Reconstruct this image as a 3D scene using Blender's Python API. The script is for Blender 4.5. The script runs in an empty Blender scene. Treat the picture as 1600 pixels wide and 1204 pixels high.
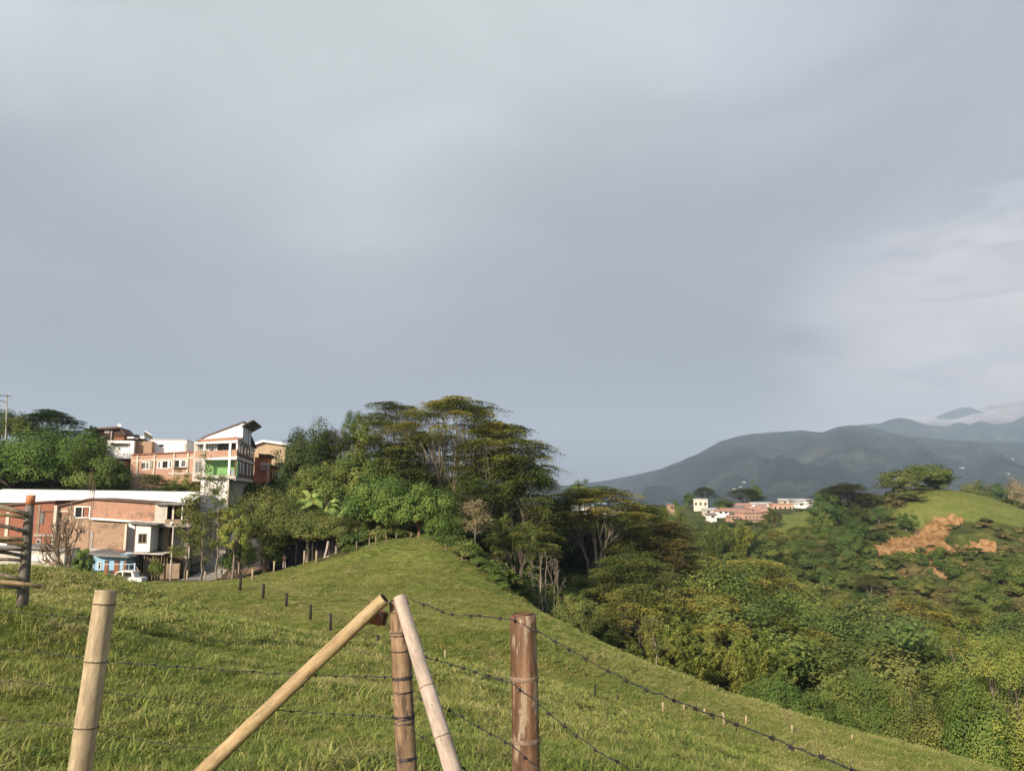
import bpy, bmesh, math, random
import numpy as np
from mathutils import Vector, Matrix, Euler, noise as mnoise

# ------------------------------------------------------------------ camera, world, sun
SC = bpy.context.scene
COL = SC.collection
F = 1200.0                      # focal length in photo pixels (1600 wide)
HOR = 775.0                     # photo row of the horizon
PITCH = math.atan((HOR - 602) / F)
CP, SP = math.cos(PITCH), math.sin(PITCH)

cam_d = bpy.data.cameras.new("camera")
cam_d.sensor_width = 36.0
cam_d.lens = 36.0 * F / 1600
cam_d.clip_start = 0.05
cam_d.clip_end = 60000
cam = bpy.data.objects.new("camera", cam_d)
COL.objects.link(cam)
cam.location = (0, 0, 0)
cam.rotation_euler = (math.radians(90) + PITCH, 0, 0)
SC.camera = cam

SUN_AZ = Vector((-0.53, -0.85))  # horizontal direction towards the sun
SUN_EL = math.radians(24)
sd = Vector((SUN_AZ.x * math.cos(SUN_EL), SUN_AZ.y * math.cos(SUN_EL), math.sin(SUN_EL))).normalized()
sun_d = bpy.data.lights.new("sun", 'SUN')
sun_d.energy = 4.2
sun_d.angle = math.radians(3.5)
sun_d.color = (1.0, 0.84, 0.66)
sun = bpy.data.objects.new("sun", sun_d)
COL.objects.link(sun)
sun.rotation_euler = sd.to_track_quat('Z', 'Y').to_euler()

SC.render.engine = 'CYCLES'
SC.view_settings.view_transform = 'Standard'
SC.view_settings.look = 'None'
SC.view_settings.exposure = 1.3
SC.view_settings.gamma = 1.0
cy = SC.cycles
cy.use_adaptive_sampling = True
cy.adaptive_threshold = 0.02
cy.use_denoising = True
cy.max_bounces = 4
cy.diffuse_bounces = 2
cy.glossy_bounces = 1
cy.transmission_bounces = 2
cy.volume_bounces = 0
cy.transparent_max_bounces = 4
cy.caustics_reflective = False
cy.caustics_refractive = False

def lin(c):
    c = c / 255.0
    return c / 12.92 if c <= 0.04045 else ((c + 0.055) / 1.055) ** 2.4
def rgb(r, g, b, k=1.0):
    return (lin(r) * k, lin(g) * k, lin(b) * k, 1.0)

def pix_dir(px, py):
    xr = (px - 800.0) / F; yu = (602.0 - py) / F
    return Vector((xr, CP - yu * SP, SP + yu * CP))
def at(px, py, Y):
    d = pix_dir(px, py)
    return d * (Y / d.y)

def nd(nt, typ, **kw):
    n = nt.nodes.new(typ)
    for k, v in kw.items():
        if k.startswith('i_'):
            key = k[2:]
            n.inputs[int(key) if key.isdigit() else key.replace('_', ' ')].default_value = v
        else:
            setattr(n, k, v)
    return n

def build_world():
    w = bpy.data.worlds.new("World"); SC.world = w; w.use_nodes = True
    nt = w.node_tree; nt.nodes.clear(); L = nt.links.new
    out = nd(nt, 'ShaderNodeOutputWorld')
    sky = nd(nt, 'ShaderNodeTexSky', sky_type='NISHITA', sun_disc=False)
    sky.sun_elevation = SUN_EL
    sky.sun_rotation = math.atan2(SUN_AZ.x, SUN_AZ.y)
    bg1 = nd(nt, 'ShaderNodeBackground', i_Strength=0.10); L(sky.outputs[0], bg1.inputs[0])
    tc = nd(nt, 'ShaderNodeTexCoord')
    vec = tc.outputs['Generated']
    sep = nd(nt, 'ShaderNodeSeparateXYZ'); L(vec, sep.inputs[0])
    ramp = nd(nt, 'ShaderNodeValToRGB'); L(sep.outputs[2], ramp.inputs[0])
    cr = ramp.color_ramp
    stops = [(0.0, rgb(114, 112, 112)), (0.06, rgb(120, 120, 123)), (0.20, rgb(145, 147, 153)), (0.34, rgb(173, 175, 182)),
             (0.50, rgb(200, 207, 212)), (1.0, rgb(180, 186, 192))]
    while len(cr.elements) < len(stops): cr.elements.new(0.5)
    for e, (p, c) in zip(cr.elements, stops): e.position = p; e.color = c
    col = ramp.outputs[0]
    def lobe(px, py, inner, outer, colour, strength, tex=None):
        nonlocal col
        d = pix_dir(px, py).normalized()
        dot = nd(nt, 'ShaderNodeVectorMath', operation='DOT_PRODUCT'); L(vec, dot.inputs[0]); dot.inputs[1].default_value = d
        mr = nd(nt, 'ShaderNodeMapRange', interpolation_type='SMOOTHSTEP')
        L(dot.outputs['Value'], mr.inputs[0])
        mr.inputs[1].default_value = math.cos(math.radians(outer)); mr.inputs[2].default_value = math.cos(math.radians(inner))
        f = mr.outputs[0]
        if tex is not None:
            m = nd(nt, 'ShaderNodeMath', operation='MULTIPLY', use_clamp=True); L(f, m.inputs[0]); L(tex, m.inputs[1]); f = m.outputs[0]
        m2 = nd(nt, 'ShaderNodeMath', operation='MULTIPLY', use_clamp=True); L(f, m2.inputs[0]); m2.inputs[1].default_value = strength
        mx = nd(nt, 'ShaderNodeMix', data_type='RGBA'); L(m2.outputs[0], mx.inputs['Factor']); L(col, mx.inputs['A']); mx.inputs['B'].default_value = colour
        col = mx.outputs['Result']
    def tex(scale, zs, lo, hi, detail=6, seed=0.0, rot=0.0, rough=.55, dist=0.3):
        mp = nd(nt, 'ShaderNodeMapping'); L(vec, mp.inputs[0]); mp.inputs['Scale'].default_value = (1, 1, zs)
        mp.inputs['Location'].default_value = (seed, seed * .7, seed * .3); mp.inputs['Rotation'].default_value = (0, rot, 0)
        nz = nd(nt, 'ShaderNodeTexNoise', i_Scale=scale, i_Detail=detail, i_Roughness=rough, i_Distortion=dist); L(mp.outputs[0], nz.inputs['Vector'])
        mr = nd(nt, 'ShaderNodeMapRange', interpolation_type='SMOOTHSTEP'); L(nz.outputs[0], mr.inputs[0])
        mr.inputs[1].default_value = lo; mr.inputs[2].default_value = hi
        return mr.outputs[0]
    lobe(550, 60, 4, 26, rgb(208, 213, 213), 0.85, None)
    lobe(150, 620, 5, 24, rgb(144, 153, 164), 0.45, None)
    lobe(950, 560, 4, 22, rgb(140, 147, 156), 0.6, None)
    lobe(1650, 200, 4, 24, rgb(160, 168, 182), 0.6, None)
    # edge of the cloud deck: a diagonal line low on the right, brighter and warmer below it
    e1, e2 = pix_dir(1130, 650).normalized(), pix_dir(1640, 360).normalized()
    nv = e1.cross(e2).normalized()
    if nv.dot(pix_dir(1560, 600)) < 0: nv = -nv
    dt = nd(nt, 'ShaderNodeVectorMath', operation='DOT_PRODUCT'); L(vec, dt.inputs[0]); dt.inputs[1].default_value = nv
    wz = tex(3.2, 2.0, .25, .75, detail=9, seed=2.2, rough=.6, dist=.6)
    wm = nd(nt, 'ShaderNodeMath', operation='MULTIPLY_ADD'); L(wz, wm.inputs[0]); wm.inputs[1].default_value = .07; L(dt.outputs['Value'], wm.inputs[2])
    em = nd(nt, 'ShaderNodeMapRange', interpolation_type='SMOOTHSTEP'); L(wm.outputs[0], em.inputs[0]); em.inputs[1].default_value = .01; em.inputs[2].default_value = .135
    es = nd(nt, 'ShaderNodeMath', operation='MULTIPLY'); L(em.outputs[0], es.inputs[0]); es.inputs[1].default_value = .85
    ec = nd(nt, 'ShaderNodeMix', data_type='RGBA'); L(es.outputs[0], ec.inputs['Factor']); L(col, ec.inputs['A']); ec.inputs['B'].default_value = rgb(219, 207, 200)
    col = ec.outputs['Result']
    lobe(1560, 630, 0, 13, rgb(240, 226, 216), 0.7, None)
    lobe(1600, 500, 2, 11, rgb(224, 222, 222), 1.0, tex(6.5, 5.0, .45, .64, seed=3.1, rot=-.25, detail=9, rough=.62, dist=.7))
    lobe(1450, 570, 2, 12, rgb(206, 202, 203), 0.9, tex(4.0, 3.5, .40, .60, seed=1.7, rot=-.25, detail=9, rough=.6, dist=.7))
    lobe(1470, 500, 1, 8, rgb(176, 178, 184), 0.6, tex(9.0, 5.0, .5, .64, seed=8.7, rot=-.25, detail=9, dist=.8))
    # broad soft lumps of the overcast
    t1 = tex(2.2, 2.6, .30, .72, seed=5.0, detail=8, dist=.8, rough=.5)
    mx = nd(nt, 'ShaderNodeMix', data_type='RGBA', blend_type='MULTIPLY'); mx.inputs['Factor'].default_value = 1.0
    rr = nd(nt, 'ShaderNodeMapRange'); L(t1, rr.inputs[0]); rr.inputs[3].default_value = 0.89; rr.inputs[4].default_value = 1.06
    L(col, mx.inputs['A']); L(rr.outputs[0], mx.inputs['B'])
    bg2 = nd(nt, 'ShaderNodeBackground', i_Strength=0.45); L(mx.outputs['Result'], bg2.inputs[0])
    # cloud cover: closed ahead, breaking towards the low sun behind
    mr = nd(nt, 'ShaderNodeMapRange', interpolation_type='SMOOTHSTEP'); L(sep.outputs[1], mr.inputs[0])
    mr.inputs[1].default_value = -0.85; mr.inputs[2].default_value = 0.1; mr.inputs[3].default_value = 0.2; mr.inputs[4].default_value = 0.985
    ms = nd(nt, 'ShaderNodeMixShader'); L(mr.outputs[0], ms.inputs[0]); L(bg1.outputs[0], ms.inputs[1]); L(bg2.outputs[0], ms.inputs[2])
    L(ms.outputs[0], out.inputs[0])
build_world()

# ------------------------------------------------------------------ tags and mesh helpers
def tag(o, label=None, cat=None, group=None, kind=None):
    if label: o['label'] = label
    if cat: o['category'] = cat
    if group: o['group'] = group
    if kind: o['kind'] = kind
    return o
def empty(name, loc, rz=0.0):
    o = bpy.data.objects.new(name, None); COL.objects.link(o)
    o.location = loc; o.rotation_euler = (0, 0, rz); o.empty_display_size = 0.3
    return o
def mesh_np(name, verts, faces, attrs=None, smooth=False):
    """verts (n,3) array; faces = (m,k) array or a list of such arrays."""
    if not isinstance(faces, list): faces = [faces]
    faces = [np.asarray(f, dtype=np.int32) for f in faces if len(f)]
    me = bpy.data.meshes.new(name)
    verts = np.asarray(verts, dtype=np.float32)
    me.vertices.add(len(verts)); me.vertices.foreach_set('co', verts.ravel())
    li = np.concatenate([f.ravel() for f in faces])
    tot = np.concatenate([np.full(len(f), f.shape[1], dtype=np.int32) for f in faces])
    st = np.concatenate([[0], np.cumsum(tot)[:-1]]).astype(np.int32)
    me.loops.add(len(li)); me.loops.foreach_set('vertex_index', li)
    me.polygons.add(len(tot)); me.polygons.foreach_set('loop_start', st); me.polygons.foreach_set('loop_total', tot)
    me.polygons.foreach_set('use_smooth', np.full(len(tot), smooth, dtype=bool))
    me.update(calc_edges=True)
    if attrs:
        for k, (dom, typ, arr) in attrs.items():
            a = me.attributes.new(k, typ, dom)
            arr = np.asarray(arr, dtype=np.float32)
            a.data.foreach_set('vector' if typ == 'FLOAT_VECTOR' else ('color' if typ == 'FLOAT_COLOR' else 'value'), arr.ravel())
    return me
def link(name, me, mat=None, parent=None, loc=None):
    o = bpy.data.objects.new(name, me); COL.objects.link(o)
    if mat is not None and len(me.materials) == 0: me.materials.append(mat)
    if parent is not None: o.parent = parent
    if loc is not None: o.location = loc
    return o

class MB:
    """collects boxes, tubes and loose polygons for one mesh"""
    def __init__(s): s.v = []; s.f = {}; s.n = 0
    def add(s, v, f):
        v = np.asarray(v, float)
        for q in f: s.f.setdefault(len(q), []).append([i + s.n for i in q])
        s.v.append(v); s.n += len(v)
        return s
    def box(s, a, b, rot=None, piv=None):
        x0, y0, z0 = a; x1, y1, z1 = b
        v = [(x0, y0, z0), (x1, y0, z0), (x1, y1, z0), (x0, y1, z0), (x0, y0, z1), (x1, y0, z1), (x1, y1, z1), (x0, y1, z1)]
        if rot is not None:
            p = Vector(piv if piv is not None else ((x0 + x1) / 2, (y0 + y1) / 2, (z0 + z1) / 2))
            v = [tuple(rot @ (Vector(q) - p) + p) for q in v]
        return s.add(v, [(0, 3, 2, 1), (4, 5, 6, 7), (0, 1, 5, 4), (1, 2, 6, 5), (2, 3, 7, 6), (3, 0, 4, 7)])
    def prism(s, prof, y0, y1):
        """prof: list of (x,z) counter-clockwise seen from -y"""
        n = len(prof)
        v = [(x, y0, z) for x, z in prof] + [(x, y1, z) for x, z in prof]
        f = [tuple(range(n)), tuple(range(2 * n - 1, n - 1, -1))]
        f += [(i, i + n, (i + 1) % n + n, (i + 1) % n) for i in range(n)]
        return s.add(v, f)
    def tube(s, pts, rad, sides=8, cap=True, noise=0.0, rng=None):
        pts = [np.asarray(p, float) for p in pts]
        n = len(pts); rad = [rad] * n if np.isscalar(rad) else list(rad)
        ref = None; V = []
        for i in range(n):
            d = pts[min(i + 1, n - 1)] - pts[max(i - 1, 0)]
            d = d / (np.linalg.norm(d) + 1e-9)
            if ref is None: ref = np.array([0, 0, 1.0]) if abs(d[2]) < .9 else np.array([1.0, 0, 0])
            u = np.cross(ref, d); u /= (np.linalg.norm(u) + 1e-9); w = np.cross(d, u); ref = w if False else ref
            for k in range(sides):
                a = 2 * math.pi * k / sides
                r = rad[i] * (1 + (rng.uniform(-noise, noise) if rng else 0))
                V.append(pts[i] + r * (math.cos(a) * u + math.sin(a) * w))
        Fq = []
        for i in range(n - 1):
            for k in range(sides):
                k2 = (k + 1) % sides
                Fq.append((i * sides + k, i * sides + k2, (i + 1) * sides + k2, (i + 1) * sides + k))
        if cap:
            Fq.append(tuple(range(sides - 1, -1, -1))); Fq.append(tuple(range((n - 1) * sides, n * sides)))
        return s.add(V, Fq)
    def mesh(s, name, smooth=False):
        return mesh_np(name, np.concatenate(s.v), [np.array(q) for q in s.f.values()], smooth=smooth)
    def build(s, name, mat, parent=None, smooth=False, bevel=0.0):
        o = link(name, s.mesh(name, smooth), mat, parent)
        if bevel:
            m = o.modifiers.new('bevel', 'BEVEL'); m.width = bevel; m.segments = 2; m.limit_method = 'ANGLE'
        return o

# ------------------------------------------------------------------ vectorised value noise
_rs = np.random.RandomState(7); _PT = _rs.rand(256, 256)
def vnoise(x, y):
    xi = np.floor(x).astype(int); yi = np.floor(y).astype(int); fx = x - xi; fy = y - yi
    fx = fx * fx * (3 - 2 * fx); fy = fy * fy * (3 - 2 * fy)
    a = _PT[xi % 256, yi % 256]; b = _PT[(xi + 1) % 256, yi % 256]; c = _PT[xi % 256, (yi + 1) % 256]; d = _PT[(xi + 1) % 256, (yi + 1) % 256]
    return (a * (1 - fx) + b * fx) * (1 - fy) + (c * (1 - fx) + d * fx) * fy
def fbm(x, y, o=5, r=0.5):
    s = 0; a = 1; t = 0
    for k in range(o):
        s = s + a * vnoise(x * 2 ** k + 17.3 * k, y * 2 ** k + 5.1 * k); t += a; a *= r
    return s / t * 2 - 1
def sstep(e0, e1, x):
    t = np.clip((x - e0) / (e1 - e0), 0, 1); return t * t * (3 - 2 * t)

# ------------------------------------------------------------------ terrain height
CTRL = []
def cp(px, py, Y, dz=0.0):
    p = at(px, py, Y); CTRL.append((p.x, p.y, p.z + dz))
def cw(x, y, z): CTRL.append((x, y, z))
# under and behind the camera
for x in (-14, -5, 0, 5): cw(x, -8, -1.0)
for x, z in ((-30, -1.2), (-15, -1.5), (-8, -1.62), (-3, -1.68), (0, -1.7), (3, -1.95), (8, -3.2), (16, -6.5)): cw(x, 0, z)
for x, z in ((-30, 0.0), (0, 0.0), (25, -5)): cw(x, -40, z)
cw(-60, 0, -1.0); cw(-60, -40, 0)
for x, z in ((-4, -1.75), (-2, -1.80), (0, -1.86), (1.5, -2.0), (4, -2.7)): cw(x, 4, z)
# near slope
for px, py, Y in ((-100, 1010, 9), (40, 945, 11), (40, 922, 18), (-120, 905, 28), (0, 911, 27), (80, 917, 28), (157, 921, 29), (205, 925, 29), (262, 937, 27), (337, 963, 24), (450, 992, 20.5), (525, 1006, 19),
                  (600, 1024, 18.5), (300, 1080, 9), (600, 1110, 9.5), (200, 1000, 12), (800, 1120, 11), (1000, 1180, 11), (750, 1055, 20),
                  (900, 1085, 24), (1050, 1140, 22), (1180, 1204, 22), (-200, 890, 30), (-400, 880, 30), (-300, 960, 12)):
    cp(px, py, Y)
# gully behind the near crest
for px, Y, z in ((60, 50, -7.3), (-100, 50, -6.6), (200, 46, -8.2), (330, 42, -8.7), (450, 34, -8.6), (560, 30, -8.6)):
    x = (px - 800) / F * Y; cw(x, Y, z)
# far side of the dip up to the knoll
for px, py, Y in ((375, 921, 64), (450, 945, 58), (516, 983, 48), (590, 1012, 46), (300, 912, 78), (220, 908, 84), (440, 905, 80), (540, 868, 84), (590, 846, 87), (620, 840, 88), (655, 841, 88), (560, 930, 66),
                  (640, 900, 74), (700, 960, 58), (682, 846, 86), (740, 888, 79), (780, 1000, 48), (840, 955, 69), (900, 985, 66), (1000, 1036, 60), (950, 1060, 46), (1130, 1081, 56),
                  (1270, 1124, 52), (1120, 1120, 42), (1300, 1170, 40), (1420, 1165, 47), (1580, 1207, 43), (1750, 1260, 38), (1450, 1204, 37)):
    cp(px, py, Y)
# houses terrace, road, upper bank (left)
for px, py, Y in ((0, 903, 92), (120, 906, 92), (200, 909, 93), (280, 903, 96), (340, 880, 104), (400, 870, 104), (470, 872, 100), (-150, 900, 95),
                  (0, 800, 112), (100, 795, 114), (200, 790, 118), (300, 800, 118), (380, 800, 120), (440, 790, 122), (430, 830, 110), (520, 790, 115), (520, 830, 104), (-150, 790, 112),
                  (0, 740, 135), (200, 745, 140), (400, 745, 150), (560, 760, 150), (-200, 730, 140), (0, 725, 200), (300, 730, 210), (550, 745, 210)):
    cp(px, py, Y)
# behind the knoll, ravine head
for px, py, Y in ((620, 850, 100), (560, 830, 108), (700, 880, 104), (660, 850, 125), (780, 900, 112), (700, 830, 150), (850, 900, 135), (950, 925, 115), (900, 1010, 90),
                  (1000, 975, 125), (1000, 1100, 84), (1120, 1150, 82), (1250, 1190, 78), (1400, 1260, 72), (1550, 1320, 68), (1750, 1360, 62),
                  (1100, 1010, 130), (1250, 1080, 128), (1400, 1130, 122), (1600, 1170, 105), (1800, 1150, 100),
                  (1100, 930, 190), (1250, 985, 180), (1380, 1020, 160), (800, 850, 190), (950, 870, 200)):
    cp(px, py, Y)
# opposite hill
for px, py, Y in ((1470, 769, 262), (1400, 787, 258), (1560, 786, 258), (1600, 806, 250), (1700, 830, 240), (1420, 815, 245), (1500, 812, 243), (1330, 800, 270), (1280, 815, 285),
                  (1380, 845, 228), (1420, 862, 224), (1500, 868, 220), (1560, 850, 225), (1350, 890, 212), (1450, 905, 208), (1560, 910, 200), (1300, 940, 200), (1450, 960, 185), (1600, 950, 180),
                  (1300, 1000, 170), (1450, 1040, 150), (1600, 1030, 145), (1230, 860, 250), (1240, 800, 330), (1180, 830, 300), (1100, 850, 270), (1470, 800, 330), (1600, 830, 330), (1350, 800, 360),
                  (1700, 900, 200), (1850, 870, 200)):
    cp(px, py, Y)
# village ridge beyond
for px, py, Y in ((1080, 800, 370), (1150, 803, 350), (1250, 795, 380), (1000, 815, 340), (900, 815, 330), (800, 800, 330), (650, 780, 330),
                  (1080, 790, 450), (1300, 790, 480), (800, 785, 450), (500, 770, 450), (100, 765, 450), (1600, 800, 500), (1800, 800, 450)):
    cp(px, py, Y)
CT = np.array(CTRL)
def _tps_fit():
    P = CT[:, :2] / 100.0; n = len(P)
    d2 = ((P[:, None] - P[None]) ** 2).sum(-1)
    K = 0.5 * d2 * np.log(d2 + 1e-12)
    A = np.zeros((n + 3, n + 3)); A[:n, :n] = K + np.eye(n) * 1e-4
    A[:n, n] = 1; A[:n, n + 1:] = P; A[n, :n] = 1; A[n + 1:, :n] = P.T
    return np.linalg.solve(A, np.concatenate([CT[:, 2], np.zeros(3)]))
_W = _tps_fit()
def base_h(x, y):
    x = np.atleast_1d(np.asarray(x, float)); y = np.atleast_1d(np.asarray(y, float))
    r = np.hypot(x, y)
    k = np.minimum(1.0, 520.0 / np.maximum(r, 1)); xx = x * k; yy = y * k
    P = CT[:, :2] / 100.0
    out = np.zeros(len(x)); step = 20000
    for i in range(0, len(x), step):
        Q = np.stack([xx[i:i + step], yy[i:i + step]], 1) / 100.0
        d2 = ((Q[:, None] - P[None]) ** 2).sum(-1)
        out[i:i + step] = (0.5 * d2 * np.log(d2 + 1e-12)) @ _W[:-3] + _W[-3] + Q @ _W[-2:]
    out = np.clip(out, -75, 25)
    far = sstep(420, 1100, r)
    bk = sstep(60, 120, -y) * (r < 9e9)
    out = out * (1 - far) + (-62) * far
    out = out * (1 - bk * (1 - far)) + (1.5) * bk * (1 - far)
    return out
def hgt(x, y, detail=True):
    x = np.atleast_1d(np.asarray(x, float)); y = np.atleast_1d(np.asarray(y, float))
    h = base_h(x, y)
    r = np.hypot(x, y)
    if detail:
        # lumpy pasture with faint cattle terraces, rougher beyond
        h = h + fbm(x / 5.0, y / 5.0, 4) * 0.16 * sstep(3, 14, r) * (1 - sstep(70, 130, r) * .0)
        # cattle terraces run level round the slopes
        tr_ = sstep(16, 32, r) * (1 - sstep(95, 110, r))
        h = h + tr_ * .055 * np.sin(2 * math.pi * (h + .5 * fbm(x / 7, y / 7, 3)) / .62) * (.55 + .45 * fbm(x / 9 + 5, y / 9, 3))
        h = h + fbm(x / 1.1 + 40, y / 1.1, 3) * 0.085
        h = h + fbm(x / 24.0, y / 24.0, 4) * 1.6 * sstep(90, 200, r)
        sc = scar_amt(x, y)
        h = h - sc * (1.4 + 1.5 * fbm(x / 4.0, y / 5.0, 4))
        h = h - sc * 2.0 * np.abs(fbm(x / 1.8 + 9, y / 4.0, 3))
    return h
def to_pix(x, y, z):
    """photo pixel of world points (arrays)"""
    dy = y * CP + z * SP; dz = -y * SP + z * CP
    dy = np.maximum(dy, 1e-3)
    return 800 + F * x / dy, 602 - F * dz / dy
def in_poly(px, py, poly):
    c = np.zeros(px.shape, bool); n = len(poly); j = n - 1
    for i in range(n):
        xi, yi = poly[i]; xj, yj = poly[j]
        t = ((yi > py) != (yj > py)) & (px < (xj - xi) * (py - yi) / (yj - yi + 1e-9) + xi); c ^= t; j = i
    return c
# bare earth landslip on the far hill, outlined on the ground (x, y in metres)
def _wp(l, Y):
    return [((a - 800) / F * yy, yy) for (a, yy) in l]
SCAR = _wp([(1352, 222), (1362, 232), (1395, 238), (1430, 243), (1480, 248), (1496, 246), (1474, 238), (1466, 231), (1480, 228), (1510, 230), (1545, 229), (1540, 223),
            (1500, 221), (1470, 222), (1440, 219), (1400, 219), (1370, 221)], 0)
def scar_amt(x, y):
    wx = x + 2.0 * fbm(x / 5, y / 5, 3); wy = y + 3.0 * fbm(x / 6 + 30, y / 6, 3)
    return in_poly(wx, wy, SCAR).astype(float)
def H1(x, y): return float(hgt([x], [y])[0])
def cast(px, py, y0=2.0, y1=500.0):
    d = pix_dir(px, py); d = d / d.y
    Y = np.geomspace(y0, y1, 900)
    z = hgt(d.x * Y, Y); hit = np.nonzero(d.z * Y < z)[0]
    Yh = Y[hit[0]] if len(hit) else y1
    return Vector((d.x * Yh, Yh, float(hgt([d.x * Yh], [Yh])[0])))
# ------------------------------------------------------------------ materials
def new_mat(name):
    m = bpy.data.materials.new(name); m.use_nodes = True; nt = m.node_tree; nt.nodes.clear()
    out = nd(nt, 'ShaderNodeOutputMaterial'); b = nd(nt, 'ShaderNodeBsdfPrincipled')
    nt.links.new(b.outputs[0], out.inputs[0]); b.inputs['Roughness'].default_value = .85
    b.inputs['Specular IOR Level'].default_value = .25
    return m, nt, b, out
def coords(nt, kind='Object'):
    if kind == 'World':
        return nd(nt, 'ShaderNodeNewGeometry').outputs['Position']
    return nd(nt, 'ShaderNodeTexCoord').outputs[kind]
def noise_(nt, vec, scale, detail=5, rough=.55, mscale=None, dist=0):
    if mscale is not None:
        mp = nd(nt, 'ShaderNodeMapping'); nt.links.new(vec, mp.inputs[0]); mp.inputs['Scale'].default_value = mscale; vec = mp.outputs[0]
    n = nd(nt, 'ShaderNodeTexNoise', i_Scale=scale, i_Detail=detail, i_Roughness=rough, i_Distortion=dist); nt.links.new(vec, n.inputs['Vector'])
    return n.outputs[0]
def ramp_(nt, fac, stops):
    r = nd(nt, 'ShaderNodeValToRGB'); nt.links.new(fac, r.inputs[0]); cr = r.color_ramp
    while len(cr.elements) < len(stops): cr.elements.new(.5)
    for e, (p, c) in zip(cr.elements, stops): e.position = p; e.color = c
    return r.outputs[0]
def mix_(nt, fac, a, b, mode='MIX'):
    m = nd(nt, 'ShaderNodeMix', data_type='RGBA', blend_type=mode)
    for s, v in ((m.inputs['Factor'], fac), (m.inputs['A'], a), (m.inputs['B'], b)):
        if hasattr(v, 'links'): nt.links.new(v, s)
        else: s.default_value = v
    return m.outputs['Result']
def bump_(nt, b, h, strength=.4, dist=.05):
    n = nd(nt, 'ShaderNodeBump'); n.inputs['Strength'].default_value = strength; n.inputs['Distance'].default_value = dist
    nt.links.new(h, n.inputs['Height']); nt.links.new(n.outputs[0], b.inputs['Normal'])
def mapr(nt, v, a, b, c=0.0, d=1.0):
    m = nd(nt, 'ShaderNodeMapRange'); nt.links.new(v, m.inputs[0])
    for i, q in enumerate((a, b, c, d)): m.inputs[i + 1].default_value = q
    return m.outputs[0]

def plain(name, col, rough=.8, var=.25, scale=1.5, stain=None, bump=.0, metallic=0.0, spec=.25, kind='Object', streak=False):
    m, nt, b, out = new_mat(name)
    v = coords(nt, kind)
    n = noise_(nt, v, scale, 7, .62, (1, 1, .25) if streak else None)
    lo = tuple(c * (1 - var) for c in col[:3]) + (1,); hi = tuple(min(1, c * (1 + var)) for c in col[:3]) + (1,)
    c = ramp_(nt, n, [(.3, lo), (.7, hi)])
    if stain is not None:
        n2 = noise_(nt, v, scale * .45, 8, .7, (1.3, 1.3, .5))
        f = mapr(nt, n2, .52, .68)
        c = mix_(nt, f, c, stain)
    nt.links.new(c, b.inputs['Base Color']); b.inputs['Roughness'].default_value = rough; b.inputs['Metallic'].default_value = metallic
    b.inputs['Specular IOR Level'].default_value = spec
    if bump: bump_(nt, b, n, bump, .02)
    return m
def brickmat(name, c1, c2, mortar, stain, sc=1.0, amt=(.5, .64)):
    m, nt, b, out = new_mat(name)
    tc = coords(nt)
    sp = nd(nt, 'ShaderNodeSeparateXYZ'); nt.links.new(tc, sp.inputs[0])
    ad = nd(nt, 'ShaderNodeMath', operation='ADD'); nt.links.new(sp.outputs[0], ad.inputs[0]); nt.links.new(sp.outputs[1], ad.inputs[1])
    cb = nd(nt, 'ShaderNodeCombineXYZ'); nt.links.new(ad.outputs[0], cb.inputs[0]); nt.links.new(sp.outputs[2], cb.inputs[1])
    br = nd(nt, 'ShaderNodeTexBrick'); nt.links.new(cb.outputs[0], br.inputs['Vector'])
    br.inputs['Color1'].default_value = c1; br.inputs['Color2'].default_value = c2; br.inputs['Mortar'].default_value = mortar
    br.inputs['Scale'].default_value = 1.0; br.inputs['Brick Width'].default_value = .40 * sc; br.inputs['Row Height'].default_value = .16 * sc
    br.inputs['Mortar Size'].default_value = .018 * sc
    n1 = noise_(nt, tc, .8, 8, .7); n2 = noise_(nt, tc, 5.0, 4, .6, (1, 1, 3.5))
    c = mix_(nt, mapr(nt, n1, amt[0], amt[1]), br.outputs[0], stain)
    c = mix_(nt, 1.0, c, ramp_(nt, n2, [(.3, (.72, .72, .72, 1)), (.7, (1.2, 1.2, 1.2, 1))]), 'MULTIPLY')
    nt.links.new(c, b.inputs['Base Color']); b.inputs['Roughness'].default_value = .95
    bump_(nt, b, br.outputs['Fac'], .3, -.02)
    return m

def leafmat(name, dark, light, gold=None, gold_amt=.0, trans=.22, patch=.18, extra=None):
    """leaf colour follows the age of each spray (attribute tint) and differs from plant to plant"""
    dark, light, gold = [tuple(min(.6, q * 1.3) for q in c_[:3]) + (1,) if c_ else None for c_ in (dark, light, gold)]
    m, nt, b, out = new_mat(name)
    at_ = nd(nt, 'ShaderNodeAttribute', attribute_name='tint')
    oi = nd(nt, 'ShaderNodeObjectInfo')
    pos = coords(nt, 'World'); n = noise_(nt, pos, patch, 3, .6)
    s = nd(nt, 'ShaderNodeMath', operation='MULTIPLY_ADD'); nt.links.new(oi.outputs['Random'], s.inputs[0]); s.inputs[1].default_value = .35; nt.links.new(at_.outputs['Fac'], s.inputs[2])
    s2 = nd(nt, 'ShaderNodeMath', operation='ADD'); nt.links.new(s.outputs[0], s2.inputs[0]); nt.links.new(n, s2.inputs[1])
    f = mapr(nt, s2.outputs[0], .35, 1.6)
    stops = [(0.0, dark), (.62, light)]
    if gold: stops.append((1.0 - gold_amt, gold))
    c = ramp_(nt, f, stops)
    nt.links.new(c, b.inputs['Base Color']); b.inputs['Roughness'].default_value = .75; b.inputs['Specular IOR Level'].default_value = .12
    tr = nd(nt, 'ShaderNodeBsdfTranslucent'); nt.links.new(c, tr.inputs[0])
    mx = nd(nt, 'ShaderNodeMixShader'); mx.inputs[0].default_value = trans
    nt.links.new(b.outputs[0], mx.inputs[1]); nt.links.new(tr.outputs[0], mx.inputs[2]); nt.links.new(mx.outputs[0], out.inputs[0])
    return m

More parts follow.
